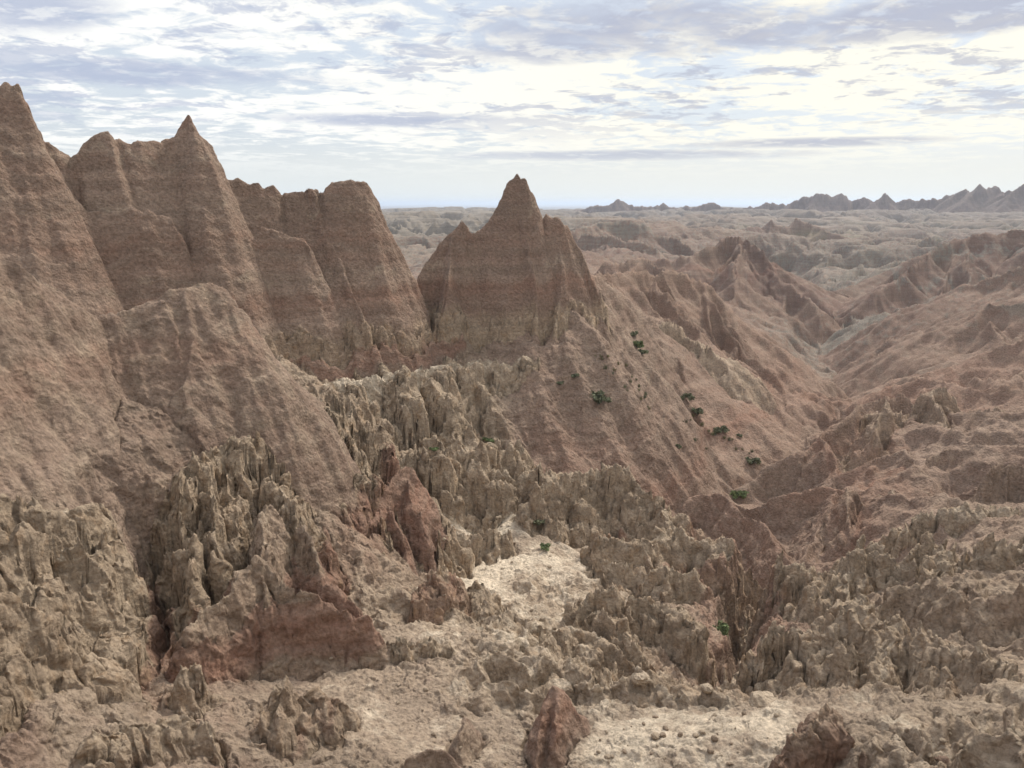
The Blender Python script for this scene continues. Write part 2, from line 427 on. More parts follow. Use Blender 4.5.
rock('red_buttress', 'broad brick red triangular buttress with grey columns above it, lower left of the white floor', 'rock buttress',
     [[(270, 500, 34), (268, 530, 32), (260, 560, 30.7), (268, 588, 29.4)],
      [(180, 625, 28), (196, 612, 28.3), (215, 604, 28.6), (232, 588, 29.2), (240, 572, 29.8), (250, 560, 30.3), (268, 556, 30.6), (280, 575, 30), (300, 592, 29.4), (313, 590, 29.4), (325, 598, 29.4), (345, 614, 29.2), (358, 619, 29.2), (370, 616, 29.3), (380, 632, 29.3), (386, 648, 29.2)],
      [(300, 520, 34), (320, 550, 32.5), (335, 580, 31), (358, 606, 30.2)]],
     s1=3.0, s2=1.7, dk=1.2, r0=0.12, back=1.2, hmax=5, jag=0.2, jf=1.4, col=0.35, cell=0.6, pale=0.25, red=0.1, bands=((-15.4, -13.5, .8, 0),), rill=0.6, rs=0.95)
rock('red_fin', 'pair of small brick red pointed fins beside the left edge of the white floor', 'rock fin',
     [[(372, 520, 39), (384, 492, 41), (396, 478, 42), (408, 464, 43), (416, 480, 43), (426, 500, 43), (438, 522, 42.6)], [(384, 495, 41), (392, 520, 39.5), (405, 545, 38)], [(408, 466, 43), (412, 500, 41), (420, 530, 39.5)]],
     s1=2.4, s2=1.7, dk=1.5, r0=0.12, hmax=5, jag=0.15, jf=1.2, col=0.1, pale=0.05, red=0.7, zmin=-16.0, rs=0.98)
rock('red_topped_tower', 'stubby tower with a dark red cap left of the lower white floor', 'rock tower',
     [[(418, 596, 33.5), (425, 578, 34.5), (432, 564, 35.2), (440, 560, 35.6), (450, 568, 36), (456, 585, 36.3), (470, 588, 37), (485, 592, 37.5), (498, 602, 38)], [(437, 563, 35.4), (432, 610, 33.4)]],
     s1=2.4, s2=1.2, dk=1.0, r0=0.2, hmax=4, jag=0.3, jf=1.6, col=0.7, cell=0.5, pale=0.35, red=0.1, bands=((-17.0, -15.3, .65, 0),), rs=0.95)
rock('fluted_bank', 'low fluted tan bank on the floor between the red buttress and the bottom edge', 'rock bank',
     [[(395, 642, 29), (410, 640, 29.2), (430, 637, 29.6), (445, 640, 29.6)]],
     s1=2.4, s2=1.2, dk=0.8, r0=0.3, hmax=3, jag=0.3, jf=2, col=0.9, cell=0.5, pale=0.4, red=0.0, rs=0.96)
rock('low_bank', 'low scalloped bank crossing the white floor between its upper and lower patches', 'rock bank',
     [[(440, 528, 44.5), (460, 531, 44.5), (480, 530, 44.8), (500, 533, 45)]],
     s1=1.8, s2=1.0, dk=0.7, r0=0.35, hmax=3, jag=0.15, jf=1.5, col=0.8, cell=0.6, pale=0.45, red=0.0)
rock('shelf_outcrop', 'overhanging grey shelf with dark hollows at the left edge below the rounded mound', 'rock shelf',
     [[(-80, 525, 27), (0, 532, 28.5), (30, 540, 28.8), (50, 546, 29), (72, 552, 29.2), (95, 548, 30), (108, 532, 31)], [(-80, 500, 29), (0, 505, 30), (60, 505, 31), (100, 512, 32)]],
     s1=3.0, s2=0.9, dk=0.9, r0=0.3, hmax=6, jag=0.3, jf=1.2, col=0.65, cell=0.9, pale=0.4, red=0.05, bands=((-15.6, -13.9, .55, 0),), rs=0.97)
rock('blocky_tower', 'square topped grey tower at the left edge in front of the overhanging shelf', 'rock tower',
     [[(-60, 590, 24), (-10, 600, 24.6), (10, 596, 25), (26, 606, 25.2), (38, 604, 25.4), (54, 618, 25.6)]],
     s1=3.0, s2=1.1, dk=0.8, r0=0.25, hmax=5, jag=0.2, jf=1.5, col=0.6, cell=0.7, pale=0.3, red=0.05, bands=((-15.6, -14.2, .65, 0),), rs=0.96)
rock('pointed_mound', 'small tan mound with a knobbly top near the bottom edge, below the red buttress', 'rock mound',
     [[(266, 712, 23.4), (278, 690, 24.2), (289, 682, 24.5), (304, 694, 24.5), (318, 692, 24.8), (338, 704, 24.9), (352, 722, 24.6), (366, 745, 24)], [(289, 684, 24.5), (284, 715, 23.2)], [(318, 694, 24.8), (330, 725, 23.8)]],
     s1=2.1, s2=1.2, dk=0.9, r0=0.12, hmax=3.5, jag=0.15, jf=2, col=0.5, cell=0.5, pale=0.35, red=0.05, bands=((-15.25, -14.9, .5, .3),), rs=0.96)
rock('broken_bank', 'broken low bank with a crumbly pink topped knob at the bottom left', 'rock bank',
     [[(96, 742, 21.6), (120, 734, 22), (150, 730, 22.4), (185, 722, 22.8), (204, 728, 22.8), (212, 745, 22.2)], [(176, 676, 25.2), (190, 672, 25.4), (215, 680, 25.4)]],
     s1=2.0, s2=1.1, dk=0.7, r0=0.15, hmax=2.5, jag=0.2, jf=2, col=0.6, cell=0.45, pale=0.45, red=0.15, rs=0.97)
rock('red_spire', 'leaning red tipped spire at the bottom edge, left of the pale foreground shelf', 'rock spire',
     [[(528, 760, 21.5), (538, 728, 22.4), (550, 702, 23), (561, 687, 23.4), (570, 692, 23.6), (580, 705, 23.6)], [(562, 688, 23.4), (556, 730, 22.2)]],
     s1=3.0, s2=1.6, dk=0.8, r0=0.12, hmax=3.5, jag=0.1, jf=2, col=0.0, pale=0.15, red=0.1, bands=((-16.3, -15.0, .6, 0),), rill=0.8)
rock('twin_stub', 'pair of short tan stubs on the bottom edge left of the red tipped spire', 'rock stub',
     [[(418, 752, 21.9), (428, 745, 22.2), (440, 744, 22.3)], [(452, 730, 23), (464, 716, 23.6), (470, 722, 23.7)]],
     s1=2.6, s2=1.3, dk=0.7, r0=0.15, hmax=2.5, jag=0.1, jf=2, col=0.0, cell=0.4, pale=0.35, red=0.1, rs=0.97)
rock('red_crag', 'jagged dark red crag with tan flanks right of the pale foreground shelf', 'rock crag',
     [[(772, 762, 20.8), (785, 735, 21.6), (800, 726, 22), (815, 716, 22.4), (826, 703, 22.9), (834, 714, 22.9), (842, 735, 22.4), (852, 742, 22.2), (864, 765, 21.4)]],
     s1=2.6, s2=1.3, dk=0.8, r0=0.12, hmax=3.5, jag=0.2, jf=2, col=0.4, cell=0.5, pale=0.2, red=0.45, bands=((-17.5, -16.35, .3, .2),), rs=0.96)
rock('foreground_shelf', 'lumpy grey rim of the pale shelf at the bottom edge above the dark pit', 'rock shelf',
     [[(592, 694, 25.4), (615, 684, 26), (636, 676, 26.3), (655, 682, 26.2), (668, 694, 25.8), (690, 698, 25.6), (712, 690, 26), (735, 704, 25.4), (762, 708, 25.2), (790, 714, 24.8)]],
     s1=1.6, s2=0.8, dk=0.8, r0=0.3, hmax=4, jag=0.15, jf=2, col=0.45, cell=0.6, pale=0.55, red=0.0)
rock('knobbly_outcrop', 'large mass of knobbly grey pillars along the right side of the white floor', 'rock outcrop',
     [[(540, 492, 50), (562, 476, 52.5), (582, 474, 53.5), (612, 470, 54.5), (640, 486, 53.5), (657, 500, 52.5), (677, 534, 49.5), (705, 545, 48.5), (732, 550, 48), (760, 560, 47), (790, 566, 46.5), (808, 568, 46)],
      [(600, 540, 46), (640, 540, 47), (677, 536, 49)], [(600, 560, 44), (640, 570, 43.5), (690, 575, 44)]],
     s1=1.6, s2=1.0, dk=1.6, r0=0.4, hmax=8, jag=0.25, jf=0.7, col=1.0, cell=0.75, pale=0.3, red=0.05, bands=((-24, -20.4, .5, 0),), rs=0.97)
rock('pillar_wall', 'steep wall of tall grey pillars dropping from the floor into the dark pit', 'rock wall',
     [[(578, 606, 37.5), (592, 592, 38.3), (620, 588, 39), (650, 596, 39), (680, 612, 38.6), (705, 640, 37.5), (728, 672, 35.8)], [(600, 610, 37), (620, 630, 35.6), (640, 650, 34.5)]],
     s1=2.4, s2=1.2, dk=2.0, r0=0.4, hmax=7, jag=0.25, jf=0.7, col=1.0, cell=0.85, pale=0.3, red=0.05, bands=((-24, -20.2, .35, 0),), rs=0.95)
rock('pillar_row', 'row of pale upright pillars on the right lip of the dark pit', 'rock pillars',
     [[(764, 645, 35.5), (772, 634, 36), (788, 636, 36.2), (800, 632, 36.5), (818, 634, 36.8), (830, 644, 36.8)], [(800, 640, 36.3), (812, 668, 34.2), (830, 690, 32.5)]],
     s1=3.0, s2=1.4, dk=1.2, r0=0.25, hmax=7, jag=0.35, jf=1.6, col=0.9, cell=0.7, pale=0.4, red=0.0, rs=0.92)
rock('crumbling_ridge', 'broad crumbling grey ridge on the right between the pillar row and the right edge', 'rock ridge',
     [[(822, 640, 36.5), (838, 622, 37.5), (858, 599, 39), (868, 612, 38), (892, 624, 36.5), (925, 628, 35.5), (960, 650, 33.5), (1010, 670, 31.5)],
      [(892, 624, 36.5), (885, 660, 34), (880, 690, 31.5)], [(838, 624, 37.5), (838, 660, 34.5), (850, 690, 32)]],
     s1=1.6, s2=0.9, dk=1.5, r0=0.35, hmax=7, jag=0.35, jf=1.2, col=0.75, cell=0.8, pale=0.35, red=0.0, rs=0.87)
rock('red_faced_ridge', 'blunt ridge with a red stained face at the right edge', 'rock ridge',
     [[(880, 606, 42), (905, 588, 43), (930, 580, 43), (945, 588, 42), (962, 600, 41), (985, 596, 41), (1010, 590, 41), (1060, 575, 42), (1130, 560, 43)]],
     s1=2.0, s2=1.0, dk=1.8, r0=0.35, hmax=6, jag=0.3, jf=1.0, col=0.45, cell=0.8, pale=0.25, red=0.1, bands=((-19.6, -18.2, .75, 0),), rs=0.88)
rock('column_row', 'jagged row of tan columns crossing the right side above the red stained ridge', 'rock columns',
     [[(835, 580, 46), (848, 556, 48), (862, 545, 49), (872, 552, 49), (882, 560, 48.5), (905, 566, 48), (922, 556, 48.5), (942, 545, 49), (960, 552, 48.5), (985, 540, 49), (1008, 546, 48.5), (1040, 540, 50), (1120, 530, 52)],
      [(862, 547, 49), (850, 590, 45), (845, 620, 42)], [(942, 547, 49), (930, 575, 46)]],
     s1=1.6, s2=1.0, dk=1.5, r0=0.3, hmax=7, jag=0.25, jf=0.7, col=1.0, cell=0.85, pale=0.35, red=0.0, rs=0.9)
rock('pillar_outcrop', 'tan outcrop of stacked pillars at the right edge above the jagged column row', 'rock outcrop',
     [[(905, 528, 54), (925, 516, 55.5), (945, 512, 56), (975, 518, 55.5), (1000, 510, 56.5), (1040, 505, 58), (1110, 495, 60)]],
     s1=1.6, s2=0.9, dk=1.5, r0=0.4, hmax=6, jag=0.25, jf=0.7, col=1.0, cell=0.9, pale=0.35, red=0.05, rs=0.92)
rock('knife_ridge', 'sharp brown ridge rising to the right from the mouth of the valley', 'clay ridge',
     [[(736, 488, 77), (752, 479, 78), (772, 464, 80), (790, 456, 81), (806, 448, 82), (820, 431, 84), (833, 428, 85), (848, 414, 88), (862, 403, 92), (880, 400, 94), (905, 392, 97)], [(820, 432, 84), (835, 460, 78), (830, 480, 74)]],
     s1=1.4, s2=1.0, dk=3, r0=0.2, hmax=9, jag=0.2, jf=0.5, pale=0.1, red=0.4, rill=0.8, rs=0.91)
rock('curved_ridge', 'low rounded brown ridge in front of the sharp rising ridge', 'clay ridge',
     [[(736, 503, 68), (748, 508, 66.5), (765, 502, 66), (780, 497, 65.5), (800, 491, 65.5), (820, 487, 66), (840, 489, 66.5), (856, 496, 66)], [(840, 490, 66.5), (815, 530, 60), (800, 560, 55)]],
     s1=1.5, s2=1.1, dk=2.5, r0=0.25, hmax=8, jag=0.15, jf=0.7, pale=0.1, red=0.4, rill=0.7, rs=0.95)
rock('red_spur', 'smooth red brown spur sloping down right behind the knobbly outcrop', 'clay spur',
     [[(640, 492, 60), (680, 500, 61), (700, 494, 62), (715, 490, 62), (730, 498, 61), (747, 515, 58), (765, 526, 56), (774, 536, 54), (784, 556, 51)]],
     s1=1.5, s2=1.1, dk=2.5, r0=0.25, hmax=8, jag=0.15, jf=0.7, pale=0.1, red=0.55, rill=0.8)
rock('clay_cone', 'brown clay cone with a grey top right of the low rounded ridge', 'clay cone',
     [[(842, 498, 64), (848, 490, 64.5), (856, 494, 64.5)], [(848, 490, 64.5), (850, 530, 59)], [(880, 492, 66), (892, 484, 66.5), (905, 496, 66)], [(892, 486, 66.5), (895, 520, 61)]],
     s1=2.0, s2=0.8, dk=1.5, r0=0.2, hmax=7, jag=0.2, jf=1.0, col=0.3, cell=0.8, pale=0.15, red=0.4, rs=0.92)
rock('castle_butte', 'small brown butte with a toothed top behind the sharp rising ridge', 'butte',
     [[(880, 404, 96), (888, 397, 97), (896, 402, 97)], [(918, 396, 98), (932, 388, 99), (948, 389, 99), (955, 400, 98)], [(935, 390, 99), (950, 425, 90), (960, 440, 86)], [(888, 399, 97), (880, 430, 89)]],
     s1=1.5, s2=0.8, dk=2.0, r0=0.2, hmax=9, jag=0.25, jf=0.6, col=0.4, cell=1.0, pale=0.1, red=0.35, rs=0.85)
rock('capped_butte', 'small flat capped brown butte at the right edge above the pillar outcrop', 'butte',
     [[(985, 468, 68), (1000, 463, 69), (1022, 465, 69), (1060, 470, 68)], [(990, 415, 92), (1010, 408, 94), (1040, 410, 94)]],
     s1=2.0, s2=0.75, dk=1.8, r0=0.3, hmax=8, jag=0.3, jf=0.6, col=0.3, cell=0.9, pale=0.15, red=0.4, rs=0.9)
rock('pink_hump', 'low pink tinted hump in the right slope above the clay cone', 'clay hump',
     [[(900, 468, 72), (918, 458, 74), (940, 462, 74), (955, 478, 71)]],
     s1=0.9, s2=0.6, dk=2, r0=0.5, hmax=5, jag=0.3, jf=0.6, pale=0.2, red=0.85, rs=0.92)
rock('grey_block', 'low blocky grey outcrop near the bottom right corner, right of the dark red crag', 'rock outcrop',
     [[(856, 724, 23.6), (872, 716, 24.2), (895, 718, 24.4), (915, 724, 24.4)]],
     s1=2.4, s2=1.1, dk=0.8, r0=0.25, hmax=3.5, jag=0.2, jf=2, col=0.7, cell=0.6, pale=0.35, red=0.0)
rock('pink_mound', 'little pinkish mound on the bottom edge near the right corner', 'rock knob',
     [[(925, 768, 20.6), (938, 757, 21.2), (950, 760, 21.2)]],
     s1=2.0, s2=1.1, dk=0.6, r0=0.15, hmax=2.0, jag=0.15, jf=2, col=0.1, cell=0.5, pale=0.2, red=0.5)
# middle distance
rock('ledge_spur', 'long red brown spur with a thin ledge on top, behind the pinnacle', 'clay spur',
     [[(598, 274, 92), (605, 273, 104), (625, 271, 110), (650, 270, 114), (680, 270, 116), (700, 282, 117), (720, 300, 117), (750, 322, 119), (775, 340, 121), (800, 358, 122), (822, 375, 121), (842, 398, 118)],
      [(650, 272, 114), (680, 310, 103), (700, 330, 98)], [(700, 284, 117), (740, 340, 105), (780, 380, 100)]],
     s1=1.2, s2=0.62, dk=3, r0=0.3, hmax=16, jag=0.3, jf=0.3, pale=0.1, red=0.5)
rock('pale_spur', 'spur with a bleached white ledge on the slope right of the pinnacle', 'clay spur',
     [[(632, 326, 90), (650, 323, 92), (672, 322, 94), (690, 330, 94), (705, 342, 92)]],
     s1=1.5, s2=0.6, dk=1.2, r0=0.4, hmax=6, jag=0.3, jf=0.6, pale=0.35, red=0.3, col=0.4, cell=0.9)
rock('cone_hill', 'small conical brown hill beside the ledge topped spur', 'clay hill',
     [[(600, 262, 170), (625, 262, 172), (640, 257, 175), (655, 264, 172), (680, 272, 165)], [(640, 259, 175), (632, 275, 160)]],
     s1=1.0, s2=0.6, dk=5, r0=0.5, hmax=16, jag=0.4, jf=0.2, pale=0.1, red=0.5)
rock('stepped_butte', 'broad stepped red butte with a flat top in the middle of the valley', 'butte',
     [[(640, 262, 225), (665, 258, 228), (690, 254, 232), (706, 246, 236), (716, 240, 240), (728, 237, 242), (744, 237, 242), (756, 243, 240), (768, 254, 236), (782, 268, 230), (796, 282, 222), (812, 298, 212), (822, 312, 204)], [(744, 239, 242), (740, 262, 222), (735, 285, 200)]],
     s1=0.9, s2=0.45, dk=8, r0=0.5, hmax=19, jag=0.6, jf=0.12, pale=0.1, red=0.5, bands=((-12.5, -10.6, .25, .1), (-17, -15.5, .8, 0)))
rock('long_mesa', 'long flat mesa with a white spot on top, right behind the pinnacle', 'mesa',
     [[(560, 232, 330), (580, 228, 345), (594, 222, 360), (620, 220, 365), (650, 222, 368), (664, 230, 365), (690, 242, 350), (706, 252, 340)], [(580, 232, 320), (620, 236, 310), (660, 244, 300)]],
     s1=1.2, s2=0.42, dk=4, r0=0.8, hmax=20, jag=0.5, jf=0.1, pale=0.2, red=0.45, bands=((-9.5, -7.0, .2, .35),))
rock('twin_peak_hill', 'low reddish hill with two peaks in the valley beyond the stepped butte', 'clay hill',
     [[(735, 232, 560), (755, 226, 570), (770, 219, 580), (782, 226, 580), (797, 216, 590), (812, 224, 585), (840, 234, 560), (860, 242, 530)]],
     s1=0.8, s2=0.5, dk=8, r0=1, hmax=34, jag=1.2, jf=0.06, pale=0.15, red=0.45)
rock('banded_butte', 'wide dark banded butte at the right edge, below the far skyline', 'butte',
     [[(872, 290, 250), (890, 278, 262), (905, 268, 272), (922, 256, 285), (938, 244, 298), (955, 238, 305), (975, 234, 310), (1000, 231, 315), (1060, 226, 325), (1140, 224, 330)], [(975, 240, 310), (960, 285, 262)], [(1030, 235, 318), (1040, 270, 270)]],
     s1=0.9, s2=0.42, dk=8, r0=0.7, hmax=20, jag=0.6, jf=0.1, pale=0.12, red=0.42, bands=((-12.5, -10.2, .1, .3), (-19, -17.5, .15, .3)), rs=0.88)
rock('slope_spur', 'long red spur with a pale crest running down left from the right edge', 'clay spur',
     [[(848, 350, 190), (875, 333, 185), (909, 317, 180), (932, 302, 178), (961, 283, 176), (994, 274, 174), (1020, 264, 172), (1080, 252, 170), (1160, 246, 168)], [(961, 284, 176), (950, 310, 164)]],
     s1=0.85, s2=0.45, dk=5, r0=0.4, hmax=14, jag=0.5, jf=0.15, pale=0.15, red=0.5, rs=1)
rock('near_spur', 'reddish spur capped by a broken grey ledge at the right edge', 'clay spur',
     [[(822, 366, 158), (840, 354, 156), (866, 343, 152), (895, 334, 148), (923, 330, 145), (947, 322, 142), (970, 312, 141), (982, 305, 140), (1020, 304, 138), (1090, 292, 136), (1160, 284, 135)], [(975, 310, 141), (985, 335, 131), (990, 355, 124)]],
     s1=0.85, s2=0.5, dk=4, r0=0.3, hmax=12, jag=0.4, jf=0.25, pale=0.15, red=0.5, bands=((-14.3, -13.2, .1, .4),), rs=1)
rock('valley_spur', 'gentle red spur between the toothed butte and the short pale crested spur', 'clay spur',
     [[(872, 396, 103), (890, 384, 104), (915, 376, 103), (945, 380, 100), (975, 388, 97), (1010, 384, 96), (1060, 376, 96), (1130, 368, 97)], [(915, 377, 103), (925, 395, 96)]],
     s1=0.7, s2=0.42, dk=3, r0=0.3, hmax=7, jag=0.3, jf=0.35, pale=0.12, red=0.6)
rock('low_spur', 'short reddish spur with a pale crest low on the right hand slope', 'clay spur',
     [[(918, 392, 110), (930, 384, 112), (947, 371, 116), (975, 352, 118), (1001, 345, 118), (1023, 336, 118), (1090, 325, 118), (1150, 318, 118)]],
     s1=0.9, s2=0.42, dk=3, r0=0.3, hmax=11, jag=0.3, jf=0.3, pale=0.12, red=0.6)
rock('grey_hills', 'pale grey rounded hills on the right side of the deep valley', 'clay hills',
     [[(830, 330, 215), (850, 315, 220), (880, 295, 228), (905, 282, 235)], [(820, 310, 250), (845, 290, 262), (870, 275, 275), (895, 265, 285)], [(812, 292, 300), (835, 275, 315), (855, 262, 330)], [(835, 342, 185), (858, 328, 192), (885, 312, 200)]],
     s1=0.8, s2=0.5, dk=4, r0=1.0, hmax=11, jag=0.6, jf=0.1, pale=0.4, red=0.0, kind='structure')
rock('far_bluff', 'pale cut bluff seen through the gap between wall and pinnacle', 'bluff',
     [[(330, 236, 330), (384, 236, 340), (410, 235, 345), (445, 237, 345), (520, 240, 340)]],
     s1=1.2, s2=0.6, dk=6, r0=0.8, hmax=18, jag=0.5, jf=0.1, pale=0.45, red=0.25, bands=((-14, -12, .1, .6),))
rock('far_ridge', 'jagged purple badlands ridge along the skyline on the right', 'ridge',
     [[(560, 212, 1500), (575, 208, 1500), (600, 203, 1480), (612, 199, 1480), (622, 197, 1480), (640, 204, 1480), (655, 203, 1480), (663, 200, 1480), (672, 205, 1470), (690, 205, 1460), (700, 203, 1450), (714, 200, 1450), (722, 205, 1440), (735, 207, 1440), (750, 205, 1430), (766, 200, 1420), (780, 204, 1420), (795, 198, 1400), (810, 196, 1400), (818, 193, 1400), (828, 190, 1400), (834, 195, 1400), (841, 192, 1390), (850, 199, 1390), (866, 195, 1380), (875, 199, 1380), (886, 190, 1370), (894, 198, 1370), (915, 197, 1360), (930, 197, 1350), (940, 195, 1350), (952, 190, 1350), (958, 193, 1345), (964, 187, 1340), (970, 190, 1340), (980, 184, 1330), (984, 186, 1330), (990, 187, 1330), (996, 183, 1330), (1004, 190, 1325), (1014, 189, 1320), (1024, 182, 1310), (1040, 180, 1310), (1080, 178, 1300), (1160, 170, 1290)]],
     s1=1.0, s2=0.5, dk=30, r0=2, hmax=75, jag=3.4, jf=0.085, pale=0.05, red=0.3, kind='structure', dy=2.0)
NFEAT = len(FEAT)

# notches cut into the ground: (polyline, depth slope)
CARVES = [([(150, 715, 24.2), (158, 675, 26.4), (162, 640, 29.2), (158, 605, 31), (150, 570, 32.2), (140, 545, 32.6)], 3.0, 0.10, 2.2),
          ([(114, 538, 31.8), (140, 534, 32.4), (166, 534, 32.6)], 3.5, 0.25, 2.2),
          ([(747, 690, 41), (740, 660, 43.5), (748, 620, 47), (775, 602, 49)], 3.6, 0.25, 2.6),
          ([(690, 705, 31.5), (722, 700, 36), (747, 690, 41)], 5.0, 0.2, 2.2)]
VALLEYS = [[(850, 410, 122), (838, 378, 150), (830, 354, 184), (816, 328, 226), (802, 306, 270), (788, 274, 420)],
           [(832, 352, 180), (862, 340, 178), (895, 345, 168), (925, 352, 160), (960, 358, 152)]]
VALLEYS = [np.array([at(*p) for p in c]) for c in VALLEYS]
CARVES = [(np.array([at(*p) for p in c]), s, w, h) for c, s, w, h in CARVES]


def seg_field(P, x, y, f, seed):
    """max over the segments of crest height minus flank drop"""
    best = np.full(x.shape, -1e9, np.float32)
    s0 = 0.0
    for a, b in zip(P[:-1], P[1:]):
        dx, dy = b[0] - a[0], b[1] - a[1]
        L = math.hypot(dx, dy) + 1e-6
        t = np.clip(((x - a[0]) * dx + (y - a[1]) * dy) / (L * L), 0, 1)
        qx, qy = x - (a[0] + t * dx), y - (a[1] + t * dy)
        d = np.sqrt(qx * qx + qy * qy)
        zc = a[2] + t * (b[2] - a[2])
        if f['jag']:
            s = s0 + t * L
            zc = zc + f['jag'] * (gnoise(s * f['jf'], s * 0 + seed * 1.7, seed) + 0.5 * gnoise(s * f['jf'] * 2.7, s * 0 + seed * 2.3, seed + 1)
                                  + 0.3 * gnoise(s * f['jf'] * 6.1, s * 0 + seed * 3.3, seed + 2))
        d = np.sqrt(d * d + f['r0'] ** 2) - f['r0']
        if f['back'] != 1.0:
            d = np.where(qx * x + qy * y > 0, d * f['back'], d)
        drop = f['s2'] * d + (f['s1'] - f['s2']) * f['dk'] * (1 - np.exp(-d / f['dk']))
        best = np.maximum(best, zc - drop)
        s0 += L
    return best


def base_height(x, y, az, lr, r):
    """ground + rock masses, without the fine relief: height and owner"""
    near = 1 - sstep(r, 70, 160)
    far = sstep(r, 60, 160) * (1 - sstep(r, 900, 3000))
    wx = near * (0.45 * gnoise(x * 0.22, y * 0.22, 11) + 0.16 * gnoise(x * 0.8, y * 0.8, 12)) + far * (2.6 * fbm(x * 0.035, y * 0.035, 3, 13))
    wy = near * (0.45 * gnoise(x * 0.22, y * 0.22, 21) + 0.16 * gnoise(x * 0.8, y * 0.8, 22)) + far * (2.6 * fbm(x * 0.035, y * 0.035, 3, 23))
    h = GF(az, lr, 0) * r
    # beside and behind the overlook: plain falling land
    simple = np.interp(lr, np.log([1, 3, 8, 25, 80, 250, 900, 40000]), [-1.9, -1.9, -3, -10, -16, -22, -30, -45])
    side_ = sstep(np.abs(az), 0.70, 0.95)
    h = h * (1 - side_) + simple * side_
    h = np.where(r > 2500, np.minimum(h, simple + 6), h)
    h = np.maximum(h, -48.0)
    vfar = sstep(r, 110, 400)
    h = h + near * 0.35 * fbm(x * 0.16, y * 0.16, 3, 31) + vfar * (1 - sstep(r, 4000, 15000)) * (4.0 * fbm(x * 0.004, y * 0.004, 2, 43) - 9.0 * np.maximum(0, 1 - np.abs(fbm(x * 0.0075, y * 0.0075, 3, 41, 0.5)) / 0.30) - 3.0 * np.maximum(0, 1 - np.abs(fbm(x * 0.022, y * 0.022, 3, 44, 0.5)) / 0.35) + 5.0) * np.clip(r / 400, 0.3, 1.4)
    h = h + sstep(r, 3000, 9000) * 9 * fbm(x * 0.0004, y * 0.0004, 3, 47)
    mid = sstep(r, 48, 85) * (1 - sstep(r, 450, 900))
    h = h + mid * np.where(np.arctan2(x, y) > 0.28, 0.4, 0.3) * (2.2 * (0.33 - np.abs(fbm(x * 0.055, y * 0.055, 4, 51, 0.5))) + 0.45 * (0.33 - np.abs(fbm(x * 0.19, y * 0.19, 3, 55, 0.5)))) * np.clip(r / 110, 0.5, 2.2)
    h = h + sstep(r, 46, 60) * (1 - sstep(r, 105, 135)) * sstep(np.arctan2(x, y), 0.26, 0.36) * 2.3 * (0.30 - np.abs(fbm(x * 0.085 + 4.0, y * 0.085, 4, 57, 0.5)))
    gc = GF(az, lr, 1)
    crag = near * sstep(gc, 0.08, 0.7)
    h = h + crag * (1.5 * (0.42 - np.abs(fbm(x * 0.21 + wx, y * 0.21 + wy, 3, 33, 0.5))) + 0.4 * (0.4 - np.abs(fbm(x * 0.62, y * 0.62, 3, 36, 0.55))))
    own = np.zeros(x.shape, np.int16)
    X, Y = (x + wx).astype(np.float32), (y + wy).astype(np.float32)
    # the deep valley of the middle distance, cut into the ground only
    for P in VALLEYS:
        lo, hi = P[:, :2].min(0) - 30, P[:, :2].max(0) + 30
        k = np.nonzero((X > lo[0]) & (X < hi[0]) & (Y > lo[1]) & (Y < hi[1]))
        if len(k[0]):
            f = dict(jag=0, r0=0.8, back=1, s1=0.42, s2=1.7, dk=13)
            h[k] = np.minimum(h[k], -seg_field(P * np.array([1, 1, -1]), X[k], Y[k], f, 0))
    for i, f in enumerate(FEAT):
        k = np.nonzero((X > f['lo'][0]) & (X < f['hi'][0]) & (Y > f['lo'][1]) & (Y < f['hi'][1]))
        if not len(k[0]):
            continue
        v = np.full(k[0].shape, -1e9, np.float32)
        for j, P in enumerate(f['pl']):
            v = np.maximum(v, seg_field(P, X[k], Y[k], f, f['seed'] + j))
        v = np.where(v < f['zmin'], f['zmin'] - (f['zmin'] - v) * 1.7, v)
        hk = h[k]
        m = v > hk
        h[k] = np.where(m, v, hk)
        ok = own[k]
        own[k] = np.where(m, i + 1, ok)
    for P, s, wd, hm in CARVES:
        lo, hi = P[:, :2].min(0) - hm, P[:, :2].max(0) + hm
        k = np.nonzero((X > lo[0]) & (X < hi[0]) & (Y > lo[1]) & (Y < hi[1]))
        if len(k[0]):
            f = dict(jag=0, r0=wd, back=1, s1=s, s2=s, dk=1)
            c = -seg_field(P * np.array([1, 1, -1]), X[k], Y[k], f, 0)
            h[k] = np.minimum(h[k], c)
    return h, own


# ------------------------------------------------------------------ sampling: a fan of columns, rows packed where the relief is steep
def run(fn, parts):
    with ThreadPoolExecutor(4) as ex:
        return list(ex.map(fn, parts))


NC = 420
AZ_C = np.linspace(R_(-39), R_(39), NC)
LR_C = np.linspace(math.log(1.5), math.log(42000), 1500)
_lg = np.broadcast_to(LR_C, (NC, len(LR_C)))
_ag = np.broadcast_to(AZ_C[:, None], _lg.shape)


def _coarse(sl):
    a, l = _ag[sl], _lg[sl]
    r = np.exp(l)
    return base_height(np.sin(a) * r, np.cos(a) * r, a, l, r)[0]


H_C = np.concatenate(run(_coarse, [slice(i, i + 10) for i in range(0, NC, 10)]))


